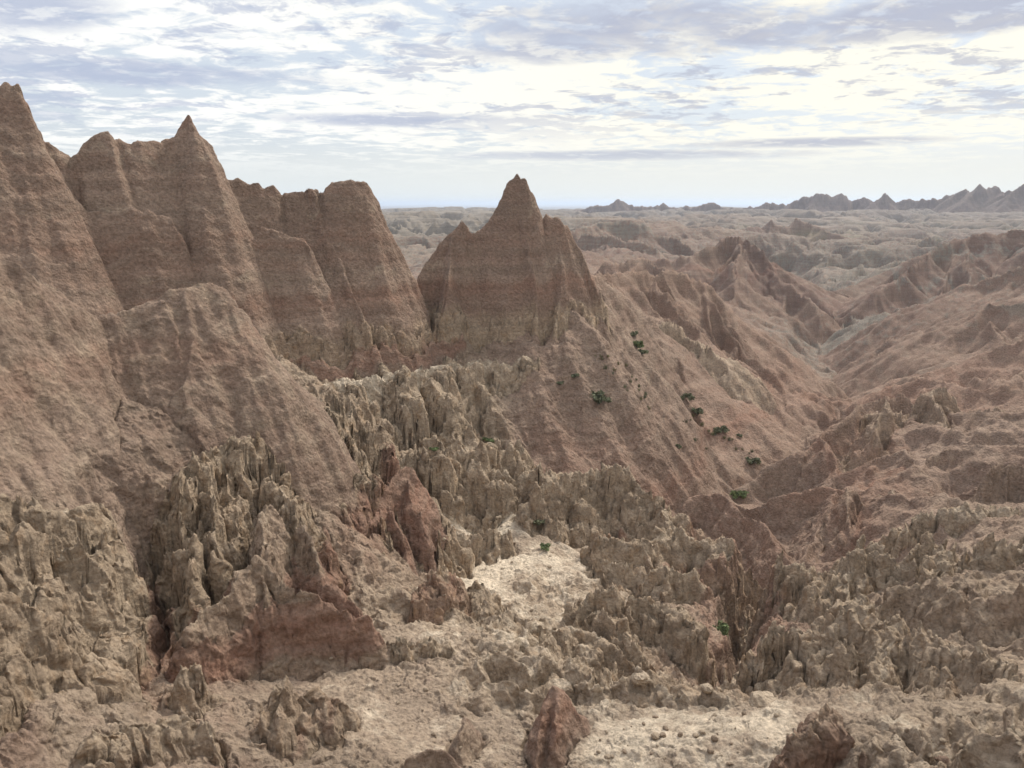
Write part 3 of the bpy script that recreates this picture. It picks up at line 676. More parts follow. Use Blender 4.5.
def make_rows(az_f):
    """range of every sample, (len(az_f), NR)"""
    el = np.arctan2(H_C, np.exp(_lg))
    top = np.maximum.accumulate(el, axis=1)
    visf = (el > top - 0.014).astype(float)
    de = np.abs(np.diff(el, axis=1)) * FOC
    w = de * np.where(visf[:, 1:] > 0.5, 1.0, 0.25)
    infr = (LR_C[1:] > math.log(17)).astype(float)
    rr = np.exp(_lg[:, 1:])
    w = w + 0.5 * GF(_ag[:, 1:], _lg[:, 1:], 1) * (rr > 17) * (rr < 70)
    w = np.minimum(w, 6.0) * np.where(infr > 0, 1, 0.15) + 0.16 * infr + 0.03
    # smooth along the columns and the rows so that the mesh stays even
    for _ in range(10):
        w[:, 1:-1] = (w[:, :-2] + 2 * w[:, 1:-1] + w[:, 2:]) / 4
    ks = np.exp(-0.5 * (np.arange(-100, 101) / 36.0) ** 2)
    ks /= ks.sum()
    wp = np.concatenate([np.repeat(w[:1], 100, 0), w, np.repeat(w[-1:], 100, 0)])
    w = sum(ks[i] * wp[i:i + NC] for i in range(201))
    cdf = np.c_[np.zeros(len(w)), np.cumsum(w, 1)]
    cdf /= cdf[:, -1:]
    q = np.linspace(0, 1, NR)
    rows = np.array([np.interp(q, cdf[i], LR_C) for i in range(NC)])
    # to the fine columns
    u = np.clip((az_f - AZ_C[0]) / (AZ_C[-1] - AZ_C[0]) * (NC - 1), 0, NC - 1.001)
    i = u.astype(int)
    fu = (u - i)[:, None]
    return rows[i] * (1 - fu) + rows[i + 1] * fu


NR = 2100
NMAIN = 1180
az_main = np.linspace(R_(-38), R_(38), NMAIN)
side = R_(38) + (np.linspace(0, 1, 46)[1:] ** 1.6) * R_(142)
AZ = np.r_[-side[::-1], az_main, side]
LR = make_rows(AZ)
NA = len(AZ)
RR = np.exp(LR)
AZG = np.broadcast_to(AZ[:, None], LR.shape)
XX, YY = np.sin(AZG) * RR, np.cos(AZG) * RR
chunks = [slice(i, min(i + 12, NA)) for i in range(0, NA, 12)]
res = run(lambda s: base_height(XX[s], YY[s], AZG[s], LR[s], RR[s]), chunks)
HB = np.concatenate([r[0] for r in res]).astype(np.float64)
OWN = np.concatenate([r[1] for r in res])


def coarse_gradient():
    """slope of the bare shapes on the regular fan, slightly smoothed"""
    h = H_C.astype(np.float64).copy()
    for _ in range(1):
        h[1:-1] = (h[:-2] + 2 * h[1:-1] + h[2:]) / 4
        h[:, 1:-1] = (h[:, :-2] + 2 * h[:, 1:-1] + h[:, 2:]) / 4
    ha, hl = np.gradient(h, AZ_C, LR_C)
    r = np.exp(_lg)
    hr, ht = hl / r, ha / r
    sa, ca = np.sin(_ag), np.cos(_ag)
    return (hr * sa + ht * ca).astype(np.float32), (hr * ca - ht * sa).astype(np.float32)


G_C = coarse_gradient()


def grad_at(az, lr):
    u = np.clip((az - AZ_C[0]) / (AZ_C[-1] - AZ_C[0]) * (NC - 1), 0, NC - 1.001)
    v = np.clip((lr - LR_C[0]) / (LR_C[-1] - LR_C[0]) * (len(LR_C) - 1), 0, len(LR_C) - 1.001)
    i, j = u.astype(np.int32), v.astype(np.int32)
    fu, fv = (u - i).astype(np.float32), (v - j).astype(np.float32)
    out = []
    for g in G_C:
        out.append((g[i, j] * (1 - fu) + g[i + 1, j] * fu) * (1 - fv) + (g[i, j + 1] * (1 - fu) + g[i + 1, j + 1] * fu) * fv)
    return out


# per-owner parameters as tables
def table(key, g=0.0):
    return np.array([g] + [f[key] for f in FEAT], np.float32)


T_FLU = np.array([0.0] + [0.9 if f['name'] in ('rock_wall', 'rock_pinnacle', 'rounded_mound') else 0.0 for f in FEAT], np.float32)
T_COL, T_CELL, T_PALE, T_RED, T_RILL = table('col'), table('cell', 0.8), table('pale'), table('red'), table('rill', 1.0)


def detail(s):
    """fine relief and the make-up of the ground: height, sideways shift, (column, pale, red, layer) amounts"""
    x, y, az, lr, r, hb, own = XX[s], YY[s], AZG[s], LR[s], RR[s], HB[s], OWN[s]
    gx, gy = grad_at(az, lr)
    infan = (np.abs(az) < R_(38.9)).astype(np.float32)
    gx, gy = gx * infan, gy * infan
    sl = np.sqrt(gx * gx + gy * gy) + 1e-6
    cap = np.minimum(1, 2.6 / sl)
    gx, gy = gx * cap, gy * cap
    sl = np.minimum(sl, 2.6)
    h = hb.astype(np.float32)
    gnd = own == 0
    colm = np.where(gnd, GF(az, lr, 1), T_COL[own])
    pale = np.where(gnd, GF(az, lr, 2), T_PALE[own])
    red = np.where(gnd, GF(az, lr, 3), T_RED[own])
    rill = T_RILL[own]
    zw = h + 0.35 * gnoise(x * 0.3, y * 0.3, 61) + 0.15 * gnoise(x * 1.3, y * 1.3, 62)
    for i, f in enumerate(FEAT):
        if f['bands'] or f['colband']:
            m = own == i + 1
            if not m.any():
                continue
            zz = zw[m]
            sc = 1.0 if f['hmax'] < 25 else 2.0
            for z0, z1, rd, pl in f['bands']:
                k = sstep(zz, z0 - 0.15 * sc, z0 + 0.25 * sc) * (1 - sstep(zz, z1 - 0.25 * sc, z1 + 0.15 * sc))
                red[m] = red[m] * (1 - k) + rd * k
                pale[m] = pale[m] * (1 - k) + pl * k
            if f['colband']:
                z0, z1 = f['colband']
                colm[m] = np.maximum(colm[m], 0.8 * sstep(zz, z0 - 0.2, z0 + 0.4) * (1 - sstep(zz, z1 - 0.8, z1 + 0.3)))
    nearf = 1 - sstep(r, 85, 140)

    def bed(z0, z1, e=0.3):
        return sstep(zw, z0 - e, z0 + e) * (1 - sstep(zw, z1 - e, z1 + e))
    red = red + 0.38 * bed(-15.5, -13.9) * (1 - sstep(r, 44, 52)) + 0.30 * bed(-21.2, -19.6) * nearf + 0.25 * bed(-7.0, -5.8) * nearf
    pale = pale + 0.30 * nearf * (1 - sstep(sl, 0.25, 0.8)) * np.clip(colm * 1.5, 0, 1)
    # gullies that run down the slopes; wavelengths grow with the distance
    out = np.zeros_like(h)
    for lam, r_lo, r_hi, amp, seed in ((46.0, 260, 420, .10, 1), (22.0, 120, 260, .12, 2), (9.5, 60, 120, .13, 3), (4.2, 30, 60, .12, 4), (1.9, 14, 30, .10, 5), (0.85, 10, 20, .09, 6)):
        hi = 900 * (lam / 4.2) if lam > 4 else (260 if lam > 1 else 95)
        k = sstep(r, r_lo * 0.6, r_hi) if lam > 5 else (sstep(r, r_lo * 0.6, r_hi) if lam > 1.5 else np.ones_like(r))
        k = k * (1 - sstep(r, hi * 0.6, hi))
        k = k * (sstep(sl, 0.03, 0.25) if lam > 4 else sstep(sl, 0.10, 0.5))
        if not (k > 1e-3).any():
            continue
        ww = 1.0 / sl
        gxx, gyy = gx * ww, gy * ww
        stretch = 1.0
        c, sn = phacelle(x / lam, y / lam, -gyy * stretch, gxx * stretch, seed)
        rid = np.where(c > 0, c, c * 1.0)
        rid = 1 - np.sqrt(np.maximum(0, (1 - rid) * 0.5)) * 2        # sharp crests, open gullies
        if lam < 5:
            flu = np.sqrt(np.maximum(0, (1 + c) * 0.5)) * 2 - 1.2     # columnar rock: round flutes, narrow grooves
            rid = rid + np.maximum(np.clip(colm * 1.4, 0, 1), T_FLU[own]) * (flu - rid)
        a = amp * lam * k * ((0.12 if lam > 4 else 0.0) + np.minimum(sl, 1.2)) * np.where(lam < 5, rill, 1) * (1 + colm * (1.3 if lam > 3 else (0.2 if lam > 1.5 else -0.5)))
        out = out + a * (rid - 0.1)
        # bend the slope for the next, finer gullies
        e = a / lam * 5.0 * sn
        gx, gy = gx + e * gyy, gy - e * gxx
        sl2 = np.sqrt(gx * gx + gy * gy) + 1e-6
        sl = np.minimum(sl2, 2.6)
    h = h + out
    # stacked columns: each cell a rounded, flat topped pillar
    cm = colm * nearf
    # harder and softer beds make the columnar rock step down in terraces
    bt = zw / 1.7 + 0.5 * gnoise(x * 0.12, y * 0.12, 66)
    bf = bt - np.floor(bt)
    h = h + cm * 1.15 * sstep(sl, 0.15, 0.5) * (sstep(bf, 0.3, 0.72) - bf)
    if (cm > 0.02).any():
        cell = T_CELL[own] * 1.0
        patch = sstep(gnoise(x * 0.13, y * 0.13, 74) + 0.5 * gnoise(x * 0.4, y * 0.4, 75), -0.35, 0.35)
        for mult, wt, seed in ((1.6, 0.25 + 0.75 * patch, 71), (0.8, 1.0 - 0.65 * patch, 72), (0.4, 0.3 * (1 - sstep(sl, 0.8, 1.6)), 73)):
            cs = (cell * mult).astype(np.float32)
            wx = x + 0.30 * cs * gnoise(x * 1.1 / cs, y * 1.1 / cs, seed + 5)
            wy = y + 0.30 * cs * gnoise(x * 1.1 / cs, y * 1.1 / cs, seed + 6)
            f1, f2, ox, oy, rn = worley(wx / cs, wy / cs, seed)
            top = (gx * ox + gy * oy) * cs * 0.6
            gap = 1 - sstep(f2 - f1, 0.0, 0.34)
            k = np.minimum(1, cm * 1.2) * wt
            sfl = 0.2 + 0.8 * sstep(sl, 0.2, 0.9)
            h = h + 0.85 * k * (np.clip(top, -0.6 * cs, 0.6 * cs) + sfl * cs * (0.45 * (rn - 0.45) - 0.28 * gap - 0.55 * f1 * f1))
    # layering: harder beds stand out a little
    lay = np.sin(zw * 5.3) + 0.7 * np.sin(zw * 11.9 + 1.0) + 0.6 * np.sin(zw * 2.1 + 0.4)
    h = h + nearf * 0.045 * lay * sstep(sl, 0.5, 1.4)
    # rubble: small rounded clods lying in patches
    rb = (1 - sstep(r, 40, 62)) * infan
    if (rb > 0.02).any():
        pat = sstep(gnoise(x * 0.45, y * 0.45, 101) + 0.6 * gnoise(x * 1.4, y * 1.4, 102), -0.35, 0.6)
        for cs, a, sd_ in ((0.34, 0.13, 103), (0.17, 0.06, 104)):
            f1, f2, ox, oy, rn = worley(x / cs, y / cs, sd_)
            big = np.maximum(0, (rn * 0.75 + 0.12) ** 2 - f1 * f1)
            h = h + rb * (0.25 + 0.75 * pat) * np.where(gnd, 1.0, np.clip(colm * 1.6 - 0.1, 0, 1)) * (1 - sstep(sl, 0.6, 1.3)) * a * 2.2 * np.sqrt(big) * (1 - 0.55 * np.clip(pale, 0, 1))
    # crumbly surface
    rough = (0.06 + 0.06 * np.minimum(1, colm) + 0.05 * sstep(sl, 0.8, 1.8)) * nearf
    clay = 1 - 0.5 * T_FLU[own]
    rough = rough * clay
    q = h * 0.8
    h = h + rough * (fbm(x * 1.7 + q, y * 1.7 - q, 5, 81, 0.62))
    midf = sstep(r, 50, 120) * (1 - sstep(r, 500, 900))
    h = h + midf * 0.22 * fbm(x * 0.6, y * 0.6, 4, 86, 0.6)
    # sideways shift gives overhangs and broken outlines
    sh = (0.07 + 0.05 * np.minimum(1, colm)) * nearf * clay
    q = h * 1.3
    dx = sh * fbm(x * 1.1 + q, y * 1.1 + 0.6 * q, 3, 91, 0.6)
    dy = sh * fbm(x * 1.1 - 0.5 * q, y * 1.1 + q, 3, 95, 0.6)
    lay = np.clip(0.5 + 0.25 * lay, 0, 1)
    return (h, dx, dy, np.clip(colm, 0, 1), np.clip(pale, 0, 1.3), np.clip(red, 0, 1), lay)


res = run(detail, chunks)
H = np.concatenate([r[0] for r in res])
PX = XX + np.concatenate([r[1] for r in res])
PY = YY + np.concatenate([r[2] for r in res])
ATT = [np.concatenate([r[k] for r in res]).astype(np.float32) for k in (3, 4, 5, 6)]
del res


# ------------------------------------------------------------------ material of the clay and rock
def clay_material():
    mt = bpy.data.materials.new("badlands_clay")
    mt.use_nodes = True
    w = NT(mt.node_tree)
    tc = w.n('ShaderNodeTexCoord').outputs['Object']
    at_ = w.n('ShaderNodeAttribute', attribute_name='make')
    sp = w.n('ShaderNodeSeparateColor', inp={0: at_.outputs['Color']})
    colm, pale, red = sp.outputs
    lay = at_.outputs['Alpha']
    sz = w.n('ShaderNodeSeparateXYZ', inp={0: tc})
    n_big = w.noise(tc, 0.12, 4, 0.55)
    n_mid = w.noise(tc, 0.9, 6, 0.62)
    n_fin = w.noise(tc, 5.0, 8, 0.7)
    st = w.n('ShaderNodeMapping', inp={'Vector': tc, 'Scale': (0.08, 0.08, 1.5)}).outputs[0]
    n_str = w.noise(st, 1.0, 6, 0.62, 0.15)
    brown = w.mix(w.ss(n_big, 0.35, 0.65), (0.230, 0.160, 0.121), (0.280, 0.203, 0.155))
    c = w.mix(w.ss(colm, 0.1, 0.7), brown, (0.335, 0.252, 0.178))
    rr = w.m('ADD', red, w.m('MULTIPLY', w.m('SUBTRACT', n_mid, 0.5), 0.7))
    c = w.mix(w.ss(rr, 0.22, 1.05), c, (0.255, 0.150, 0.108))
    pp = w.m('ADD', pale, w.m('MULTIPLY', w.m('SUBTRACT', n_mid, 0.5), 1.25))
    c = w.mix(w.ss(pp, 0.15, 0.55, 0, 0.6), c, (0.385, 0.305, 0.225))
    c = w.mix(w.ss(pp, 0.62, 1.0), c, (0.60, 0.50, 0.385))
    wn = w.noise(tc, 1.7, 4, 0.6)
    c = w.mix(w.m('MULTIPLY', w.ss(wn, 0.52, 0.68, 0, 0.55), w.ss(colm, 0.2, 0.7)), c, (0.30, 0.195, 0.115))
    # thin grass on the far flats
    dist = w.n('ShaderNodeVectorMath', operation='LENGTH', inp={0: tc}).outputs[1]
    gn = w.noise(tc, 0.011, 6, 0.65)
    gr = w.m('MULTIPLY', w.m('MULTIPLY', w.ss(gn, 0.47, 0.60), w.ss(dist, 260, 600)), w.ss(sz.outputs[2], -14.0, -20.0))
    c = w.mix(w.m('MULTIPLY', gr, 0.6), c, (0.215, 0.205, 0.105))
    fn = w.noise(tc, 0.02, 5, 0.6)
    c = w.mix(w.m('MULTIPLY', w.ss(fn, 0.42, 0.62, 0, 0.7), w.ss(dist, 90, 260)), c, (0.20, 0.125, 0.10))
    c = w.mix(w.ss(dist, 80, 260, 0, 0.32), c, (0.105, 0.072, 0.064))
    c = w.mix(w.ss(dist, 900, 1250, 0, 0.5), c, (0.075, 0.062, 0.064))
    c = w.mix(w.m('MULTIPLY', w.ss(pp, 0.12, 0.42, 0, 0.85), w.ss(dist, 100, 190)), c, (0.205, 0.185, 0.158))
    # beds
    c = w.mix(w.ss(lay, 0.35, 0.85, 0, 0.22), c, (0.30, 0.235, 0.18))
    sg = w.ss(n_str, 0.32, 0.68, 0.86, 1.11)
    c = w.mix(1.0, c, w.n('ShaderNodeCombineColor', inp={0: sg, 1: sg, 2: sg}).outputs[0], 'MULTIPLY')
    # grain
    g = w.ss(n_fin, 0.3, 0.7, 0.72, 1.25)
    c = w.mix(1.0, c, w.n('ShaderNodeCombineColor', inp={0: g, 1: g, 2: g}).outputs[0], 'MULTIPLY')
    vor = w.n('ShaderNodeTexVoronoi', feature='F1', inp={'Vector': tc, 'Scale': 6.5, 'Randomness': 1.0}).outputs[0]
    hb = w.m('ADD', w.m('MULTIPLY', n_fin, 0.23), w.m('MULTIPLY', vor, -0.08))
    hb = w.m('ADD', hb, w.m('MULTIPLY', n_mid, 0.13))
    hb = w.m('ADD', hb, w.m('MULTIPLY', n_str, 0.05))
    bump = w.n('ShaderNodeBump', inp={'Strength': 0.85, 'Distance': 1.0, 'Height': hb})
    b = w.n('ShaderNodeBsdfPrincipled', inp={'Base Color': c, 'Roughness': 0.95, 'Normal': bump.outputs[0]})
    b.inputs['Specular IOR Level'].default_value = 0.15
    o = w.n('ShaderNodeOutputMaterial')
    w.t.links.new(b.outputs[0], o.inputs[0])
    return mt


CLAY = clay_material()


def mesh_from(co, quads, make, name):
    me = bpy.data.meshes.new(name)
    me.vertices.add(len(co))
    me.vertices.foreach_set('co', co.astype(np.float32).ravel())
    me.loops.add(len(quads) * 4)
    me.loops.foreach_set('vertex_index', quads.astype(np.int32).ravel())
    me.polygons.add(len(quads))
    me.polygons.foreach_set('loop_start', np.arange(0, len(quads) * 4, 4, dtype=np.int32))
    me.polygons.foreach_set('use_smooth', np.ones(len(quads), bool))
    me.update(calc_edges=True)
    if make is not None:
        a = me.color_attributes.new('make', 'FLOAT_COLOR', 'POINT')
        a.data.foreach_set('color', make.astype(np.float32).ravel())
    return me


def one_patch_each(fo):
    """give islands of a rock that are cut off from its main patch back to the ground around them"""
    n0, n1 = fo.shape
    lab = np.arange(n0 * n1, dtype=np.int64).reshape(n0, n1)
    eq0, eq1 = fo[1:] == fo[:-1], fo[:, 1:] == fo[:, :-1]
    while True:
        old = lab
        m = lab.copy()
        m[1:] = np.where(eq0, np.minimum(m[1:], lab[:-1]), m[1:])
        m[:-1] = np.where(eq0, np.minimum(m[:-1], lab[1:]), m[:-1])
        m[:, 1:] = np.where(eq1, np.minimum(m[:, 1:], lab[:, :-1]), m[:, 1:])
        m[:, :-1] = np.where(eq1, np.minimum(m[:, :-1], lab[:, 1:]), m[:, :-1])
        # the roots learn the smaller labels of their members
        flat = np.arange(n0 * n1)
        np.minimum.at(flat, old.ravel(), m.ravel())
        for _ in range(3):
            flat = flat[flat]
        lab = np.minimum(m, flat[m])
        lab = flat[lab]
        if (lab == old).all():
            break
    cnt = np.bincount(lab.ravel(), minlength=n0 * n1)
    best = np.zeros(NFEAT + 1, np.int64)
    np.maximum.at(best, fo.ravel(), cnt[lab.ravel()])
    return np.where(cnt[lab] >= best[fo], fo, 0)


def build_terrain():
    co = np.stack([PX, PY, H], -1).reshape(-1, 3)
    make = np.stack(ATT, -1).reshape(-1, 4)
    idx = np.arange(NA * NR).reshape(NA, NR)
    q = np.stack([idx[:-1, :-1], idx[:-1, 1:], idx[1:, 1:], idx[1:, :-1]], -1)
    q = q[:, :, ::-1]
    o4 = np.stack([OWN[:-1, :-1], OWN[:-1, 1:], OWN[1:, 1:], OWN[1:, :-1]], -1)
    fo = np.sort(o4, -1)[:, :, 2]
    fo[:, :] = np.where(o4.max(-1) != o4.min(-1), fo, o4[:, :, 0])
    fo = one_patch_each(fo)
    # close the seam behind the camera
    q = q.reshape(-1, 4)
    fo = fo.reshape(-1)
    sq = np.stack([idx[-1, :-1], idx[-1, 1:], idx[0, 1:], idx[0, :-1]], -1)[:, ::-1]
    q = np.concatenate([q, sq])
    fo = np.r_[fo, np.zeros(len(sq), fo.dtype)]
    objs = {}
    for i in range(NFEAT + 1):
        sel = q[fo == i]
        if not len(sel):
            print('nothing left of', FEAT[i - 1]['name'])
            continue
        used = np.zeros(len(co), bool)
        used[sel.ravel()] = True
        remap = np.cumsum(used) - 1
        nm = 'ground' if i == 0 else FEAT[i - 1]['name']
        me = mesh_from(co[used], remap[sel], make[used], nm)
        me.materials.append(CLAY)
        ob = bpy.data.objects.new(nm, me)
        COL.objects.link(ob)
        if i == 0:
            ob['kind'] = 'structure'
            ob['label'] = 'bare eroded badlands ground of tan and reddish clay with a white sediment floor'
            ob['category'] = 'ground'
        else:
            f = FEAT[i - 1]
            ob['label'], ob['category'] = f['label'], f['category']
            if f['kind']:
                ob['kind'] = f['kind']
            if f['group']:
                ob['group'] = f['group']
        objs[i] = ob
    return objs


TERR = build_terrain()
#OBJECTS
# ------------------------------------------------------------------ haze of the air
def build_haze():
    z0, z1 = float(H.min()) - 1.0, float(H.max()) + 1.0
    import sys
    print('haze', z0, z1, file=sys.stderr)
    L = 60000.0
    co = np.array([(sx * L, sy * L, z) for z in (z0, z1) for sx, sy in ((-1, -1), (1, -1), (1, 1), (-1, 1))])
    q = np.array([(3, 2, 1, 0), (4, 5, 6, 7), (0, 1, 5, 4), (1, 2, 6, 5), (2, 3, 7, 6), (3, 0, 4, 7)])
    me = mesh_from(co, q, None, 'haze')
    mt = bpy.data.materials.new('haze_air')
    mt.use_nodes = True
    w = NT(mt.node_tree)
    v = w.n('ShaderNodeVolumePrincipled', inp={'Color': (0.70, 0.82, 1.0, 1), 'Density': 0.00014, 'Anisotropy': 0.45})
    o = w.n('ShaderNodeOutputMaterial')
    w.t.links.new(v.outputs[0], o.inputs['Volume'])
    me.materials.append(mt)
    ob = bpy.data.objects.new('haze', me)
    COL.objects.link(ob)
    ob['kind'] = 'stuff'
    ob['label'] = 'thin bluish haze that fades the far badlands'
    ob['category'] = 'haze'


build_haze()


def on_ground(px, py):
    """where the line of sight through (px, py) meets the terrain"""
    x, y, z = at(px, py, 1.0)
    i = int(np.argmin(np.abs(AZ - math.atan2(x, y))))
    rr = np.hypot(PX[i], PY[i])
    k = np.nonzero((H[i] / rr >= z) & (rr > 14))[0]
    j = k[0] if len(k) else NR - 1
    return Vector((float(PX[i, j]), float(PY[i, j]), float(H[i, j]))), float(rr[j])


def plain_material(name, colr, var, scale, rough=0.9):
    mt = bpy.data.materials.new(name)
    mt.use_nodes = True
    w = NT(mt.node_tree)
    tc = w.n('ShaderNodeTexCoord').outputs['Object']
    n = w.noise(tc, scale, 5, 0.65)
    c = w.mix(w.ss(n, 0.3, 0.7), tuple(a * (1 - var) for a in colr), tuple(min(1, a * (1 + var)) for a in colr))
    b = w.n('ShaderNodeBsdfPrincipled', inp={'Base Color': c, 'Roughness': rough})
    b.inputs['Specular IOR Level'].default_value = 0.2
    bp = w.n('ShaderNodeBump', inp={'Strength': 0.7, 'Distance': 0.1, 'Height': n})
    w.t.links.new(bp.outputs[0], b.inputs['Normal'])
    o = w.n('ShaderNodeOutputMaterial')
    w.t.links.new(b.outputs[0], o.inputs[0])
    return mt


LEAF = [plain_material('leaf_dark', (0.145, 0.155, 0.095), .5, 3), plain_material('leaf_green', (0.15, 0.185, 0.085), .5, 3), plain_material('leaf_sage', (0.15, 0.155, 0.095), .4, 3)]
WOOD = plain_material('shrub_wood', (0.12, 0.085, 0.06), .4, 8)


def shrub(px, py, wpx, label, leaf=0, flat=0.8, seed=0, name='shrub', cat='shrub'):
    p, r = on_ground(px, py)
    rad = wpx * r / FOC / 2
    rs = np.random.RandomState(seed + 5)
    root = bpy.data.objects.new(name, None)
    COL.objects.link(root)
    root.empty_display_size = 0.1
    root.location = p
    root['label'], root['category'] = label, cat
    root['group'] = 'shrubs on the badlands slopes'
    # foliage: leaf sized faces in a few uneven clumps
    cl = [(rs.uniform(-.75, .75) * rad, rs.uniform(-.75, .75) * rad, rs.uniform(.2, .95) * rad * flat, rs.uniform(.22, .46) * rad) for _ in range(10)]
    N = 620
    ci = rs.randint(0, len(cl), N)
    c = np.array(cl)[ci]
    d = rs.normal(size=(N, 3))
    d /= np.linalg.norm(d, axis=1)[:, None]
    pos = c[:, :3] + d * c[:, 3:4] * (rs.rand(N, 1) ** 0.4) * np.array([1, 1, flat])
    pos[:, 2] = np.maximum(pos[:, 2], 0.02 * rad)
    a = rs.normal(size=(N, 3))
    a /= np.linalg.norm(a, axis=1)[:, None]
    b = np.cross(a, rs.normal(size=(N, 3)))
    b /= np.linalg.norm(b, axis=1)[:, None]
    la = (0.10 + 0.09 * rs.rand(N, 1)) * rad * 1.25
    lb = la * 0.45
    co = np.stack([pos - a * la, pos - b * lb, pos + a * la, pos + b * lb], 1).reshape(-1, 3)
    me = mesh_from(co, np.arange(N * 4).reshape(-1, 4), None, 'foliage')
    me.materials.append(LEAF[leaf])
    f = bpy.data.objects.new('foliage', me)
    COL.objects.link(f)
    f.parent = root
    # stems
    cs, qs = [], []
    for k in range(6):
        e = np.array(cl[k][:3])
        s0 = np.array([rs.uniform(-.08, .08) * rad, rs.uniform(-.08, .08) * rad, -0.15 * rad])
        t0, t1 = 0.045 * rad, 0.018 * rad
        ring = [np.array([math.cos(q), math.sin(q), 0]) for q in (0, 2.1, 4.2)]
        o = len(cs)
        cs += [s0 + v * t0 for v in ring] + [(s0 + e) / 2 + np.array([0, 0, -.08 * rad]) + v * (t0 + t1) / 2 for v in ring] + [e + v * t1 for v in ring]
        for lv in (0, 3):
            for m in range(3):
                qs.append((o + lv + m, o + lv + (m + 1) % 3, o + lv + 3 + (m + 1) % 3, o + lv + 3 + m))
    me = mesh_from(np.array(cs), np.array(qs), None, 'stems')
    me.materials.append(WOOD)
    f = bpy.data.objects.new('stems', me)
    COL.objects.link(f)
    f.parent = root


SHRUBS = [
    (601, 401, 19, 'darkest roundest shrub on the slope below the right foot of the pinnacle', 0, .8),
    (637, 348, 12, 'bright green shrub on the upper slope right of the pinnacle', 1, .8),
    (642, 355, 10, 'dark shrub just below the bright green one on the upper slope', 0, .7),
    (634, 337, 9, 'uppermost shrub on the slope right of the pinnacle', 2, .8),
    (686, 402, 12, 'grey green shrub in the middle of the brown slope, uppermost of a downhill line', 2, .7),
    (698, 414, 10, 'dark green shrub next below the grey green one on the brown slope', 0, .8),
    (721, 433, 12, 'dull green spreading shrub on the lower brown slope, third down its line', 2, .8),
    (677, 448, 7, 'small dark shrub beside the red brown face on the slope', 0, .8),
    (752, 465, 11, 'dark shrub low on the slope, close above the valley floor', 0, .8),
    (739, 437, 6, 'tiny grey shrub near the lower end of the slope', 2, .7),
    (737, 499, 15, 'bright green bush in the valley mouth under the sharp ridge', 1, .6),
    (490, 441, 13, 'low bright green patch on top of the lumpy grey outcrop', 1, .35),
    (435, 450, 9, 'low green patch among grey lumps behind the red fins', 1, .4),
    (545, 549, 11, 'small bright green bush on the right edge of the white floor', 1, .7),
    (536, 524, 13, 'sparse sage green bush above the white floor', 2, .6),
    (722, 634, 17, 'thin green bush down in the dark pit', 1, .9),
    (575, 378, 8, 'dark shrub close against the foot of the pinnacle', 0, .7),
    (560, 385, 7, 'little dark shrub on the pale ledge', 0, .7),
]
for i, (px, py, wp, lb, lf, fl) in enumerate(SHRUBS):
    shrub(px, py, wp * 1.2, lb, lf, fl, i)

TUFT = plain_material('dry_grass', (0.20, 0.185, 0.10), .4, 5)


def tuft_mesh(seed):
    rs = np.random.RandomState(seed)
    co, q = [], []
    for k in range(46):
        a, lean, ln = rs.uniform(0, 6.28), rs.uniform(.1, .9), rs.uniform(.6, 1.1)
        b = np.array([rs.uniform(-.35, .35), rs.uniform(-.35, .35), -0.05])
        d = np.array([math.cos(a) * lean, math.sin(a) * lean, 1.0])
        d = d / np.linalg.norm(d) * ln
        sdw = np.array([-math.sin(a), math.cos(a), 0]) * 0.05
        o = len(co)
        co += [b - sdw, b + sdw, b + d + sdw * .2, b + d - sdw * .2]
        q.append((o, o + 1, o + 2, o + 3))
    me = mesh_from(np.array(co), np.array(q), None, 'grass_tuft')
    me.materials.append(TUFT if seed % 2 else LEAF[2])
    return me


TM = [tuft_mesh(k) for k in range(4)]
rt_ = np.random.RandomState(5)
for k in range(40):
    u, v = rt_.rand(), rt_.rand()
    px, py = 575 + 60 * u + 130 * v + rt_.uniform(-12, 12), 330 + 75 * u * (1 - v) + 125 * v
    p, r = on_ground(px, py)
    ob = bpy.data.objects.new('grass_tuft', TM[k % 4])
    COL.objects.link(ob)
    sz = rt_.uniform(2.0, 4.5) * r / FOC
    ob.scale = (sz, sz, sz * rt_.uniform(.7, 1.1))
    ob.location = p
    ob.rotation_euler = (0, 0, rt_.uniform(0, 6.28))
    ob['label'], ob['category'], ob['group'] = 'tiny tuft of dry grass on the brown slope right of the pinnacle', 'grass tuft', 'grass tufts on the brown slope'

# ------------------------------------------------------------------ loose rocks
ROCKM = plain_material('loose_rock', (0.27, 0.205, 0.15), .35, 6)
ROCKP = plain_material('pale_rock', (0.36, 0.285, 0.21), .3, 6)


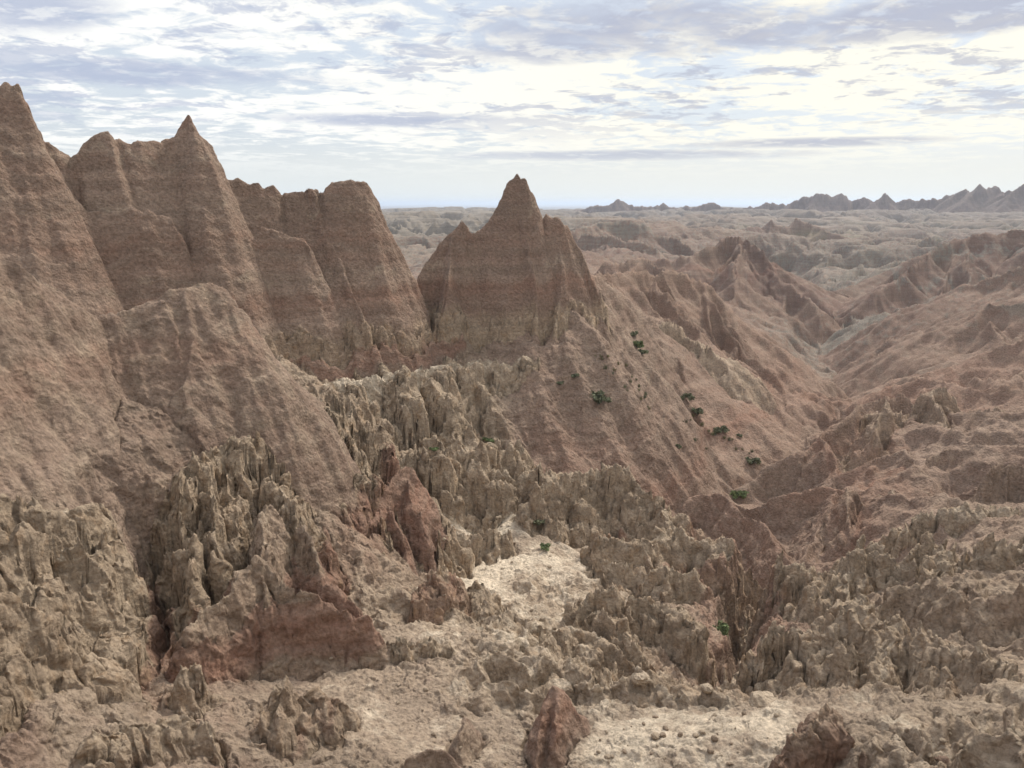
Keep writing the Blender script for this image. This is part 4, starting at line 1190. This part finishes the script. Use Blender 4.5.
def rock_mesh(seed):
    rs = np.random.RandomState(seed)
    n, m = 14, 9
    th = np.linspace(0, 2 * np.pi, n, endpoint=False)
    ph = np.linspace(0.0, np.pi, m)
    d = np.array([(math.sin(p) * math.cos(t), math.sin(p) * math.sin(t), math.cos(p)) for p in ph for t in th])
    pl = rs.normal(size=(9, 3))
    pl /= np.linalg.norm(pl, axis=1)[:, None]
    off = rs.uniform(0.62, 0.95, 9)
    r = np.ones(len(d))
    for k in range(9):                       # planes cut flat facets
        c = d @ pl[k]
        r = np.where(c > 1e-3, np.minimum(r, off[k] / np.maximum(c, 1e-3)), r)
    r *= 1 + 0.06 * rs.normal(size=len(d)).clip(-1.5, 1.5)
    r = r.reshape(m, n)
    r[0], r[-1] = r[0].mean(), r[-1].mean()
    co = d * r.reshape(-1, 1) * np.array([1, rs.uniform(.7, 1), rs.uniform(.55, .8)])
    q = []
    for a in range(m - 1):
        for b in range(n):
            q.append((a * n + b, (a + 1) * n + b, (a + 1) * n + (b + 1) % n, a * n + (b + 1) % n))
    me = mesh_from(co, np.array(q), None, 'loose_rock')
    me.polygons.foreach_set('use_smooth', np.zeros(len(q), bool))
    return me


RM = [rock_mesh(k) for k in range(7)]
for k, me in enumerate(RM):
    me.materials.append(ROCKM if k % 2 else ROCKP)


def loose_rock(px, py, wpx, label, group, k, rs):
    p, r = on_ground(px, py)
    ob = bpy.data.objects.new('loose_rock', RM[k % 7])
    COL.objects.link(ob)
    sz = wpx * r / FOC / 2
    ob.scale = (sz, sz, sz)
    ob.location = p + Vector((0, 0, 0.2 * sz))
    ob.rotation_euler = (rs.uniform(-.3, .3), rs.uniform(-.3, .3), rs.uniform(0, 6.28))
    ob['label'], ob['category'] = label, 'rock'
    if group:
        ob['group'] = group


rr_ = np.random.RandomState(17)
for k in range(46):
    loose_rock(rr_.uniform(596, 800), rr_.uniform(706, 766), 2.5 + 8 * rr_.rand() ** 3 if k else 12, 'small tan rock lying loose on the pale foreground shelf', 'loose rocks on the foreground shelf', k, rr_)
for k in range(30):
    loose_rock(rr_.uniform(440, 580), rr_.uniform(500, 640), 2 + 4 * rr_.rand() ** 3, 'small stone scattered on the white sediment floor', 'stones on the white floor', k, rr_)
for k in range(34):
    loose_rock(rr_.uniform(300, 520), rr_.uniform(650, 765), 2.5 + 6 * rr_.rand() ** 3, 'small tan rock on the hollow floor left of the red tipped spire', 'loose rocks on the hollow floor', k, rr_)
for k in range(26):
    loose_rock(rr_.uniform(860, 1020), rr_.uniform(690, 765), 2.5 + 6 * rr_.rand() ** 3, 'small rock on the crumbly ground at the bottom right', 'loose rocks at the bottom right', k, rr_)
loose_rock(706, 692, 16, 'pale smooth boulder on the rim above the dark pit, the smaller one', None, 0, rr_)
loose_rock(762, 704, 30, 'large pale smooth boulder on the rim right of the dark pit', None, 2, rr_)
loose_rock(640, 682, 24, 'blocky pale boulder on the lumpy rim of the foreground shelf', None, 4, rr_)
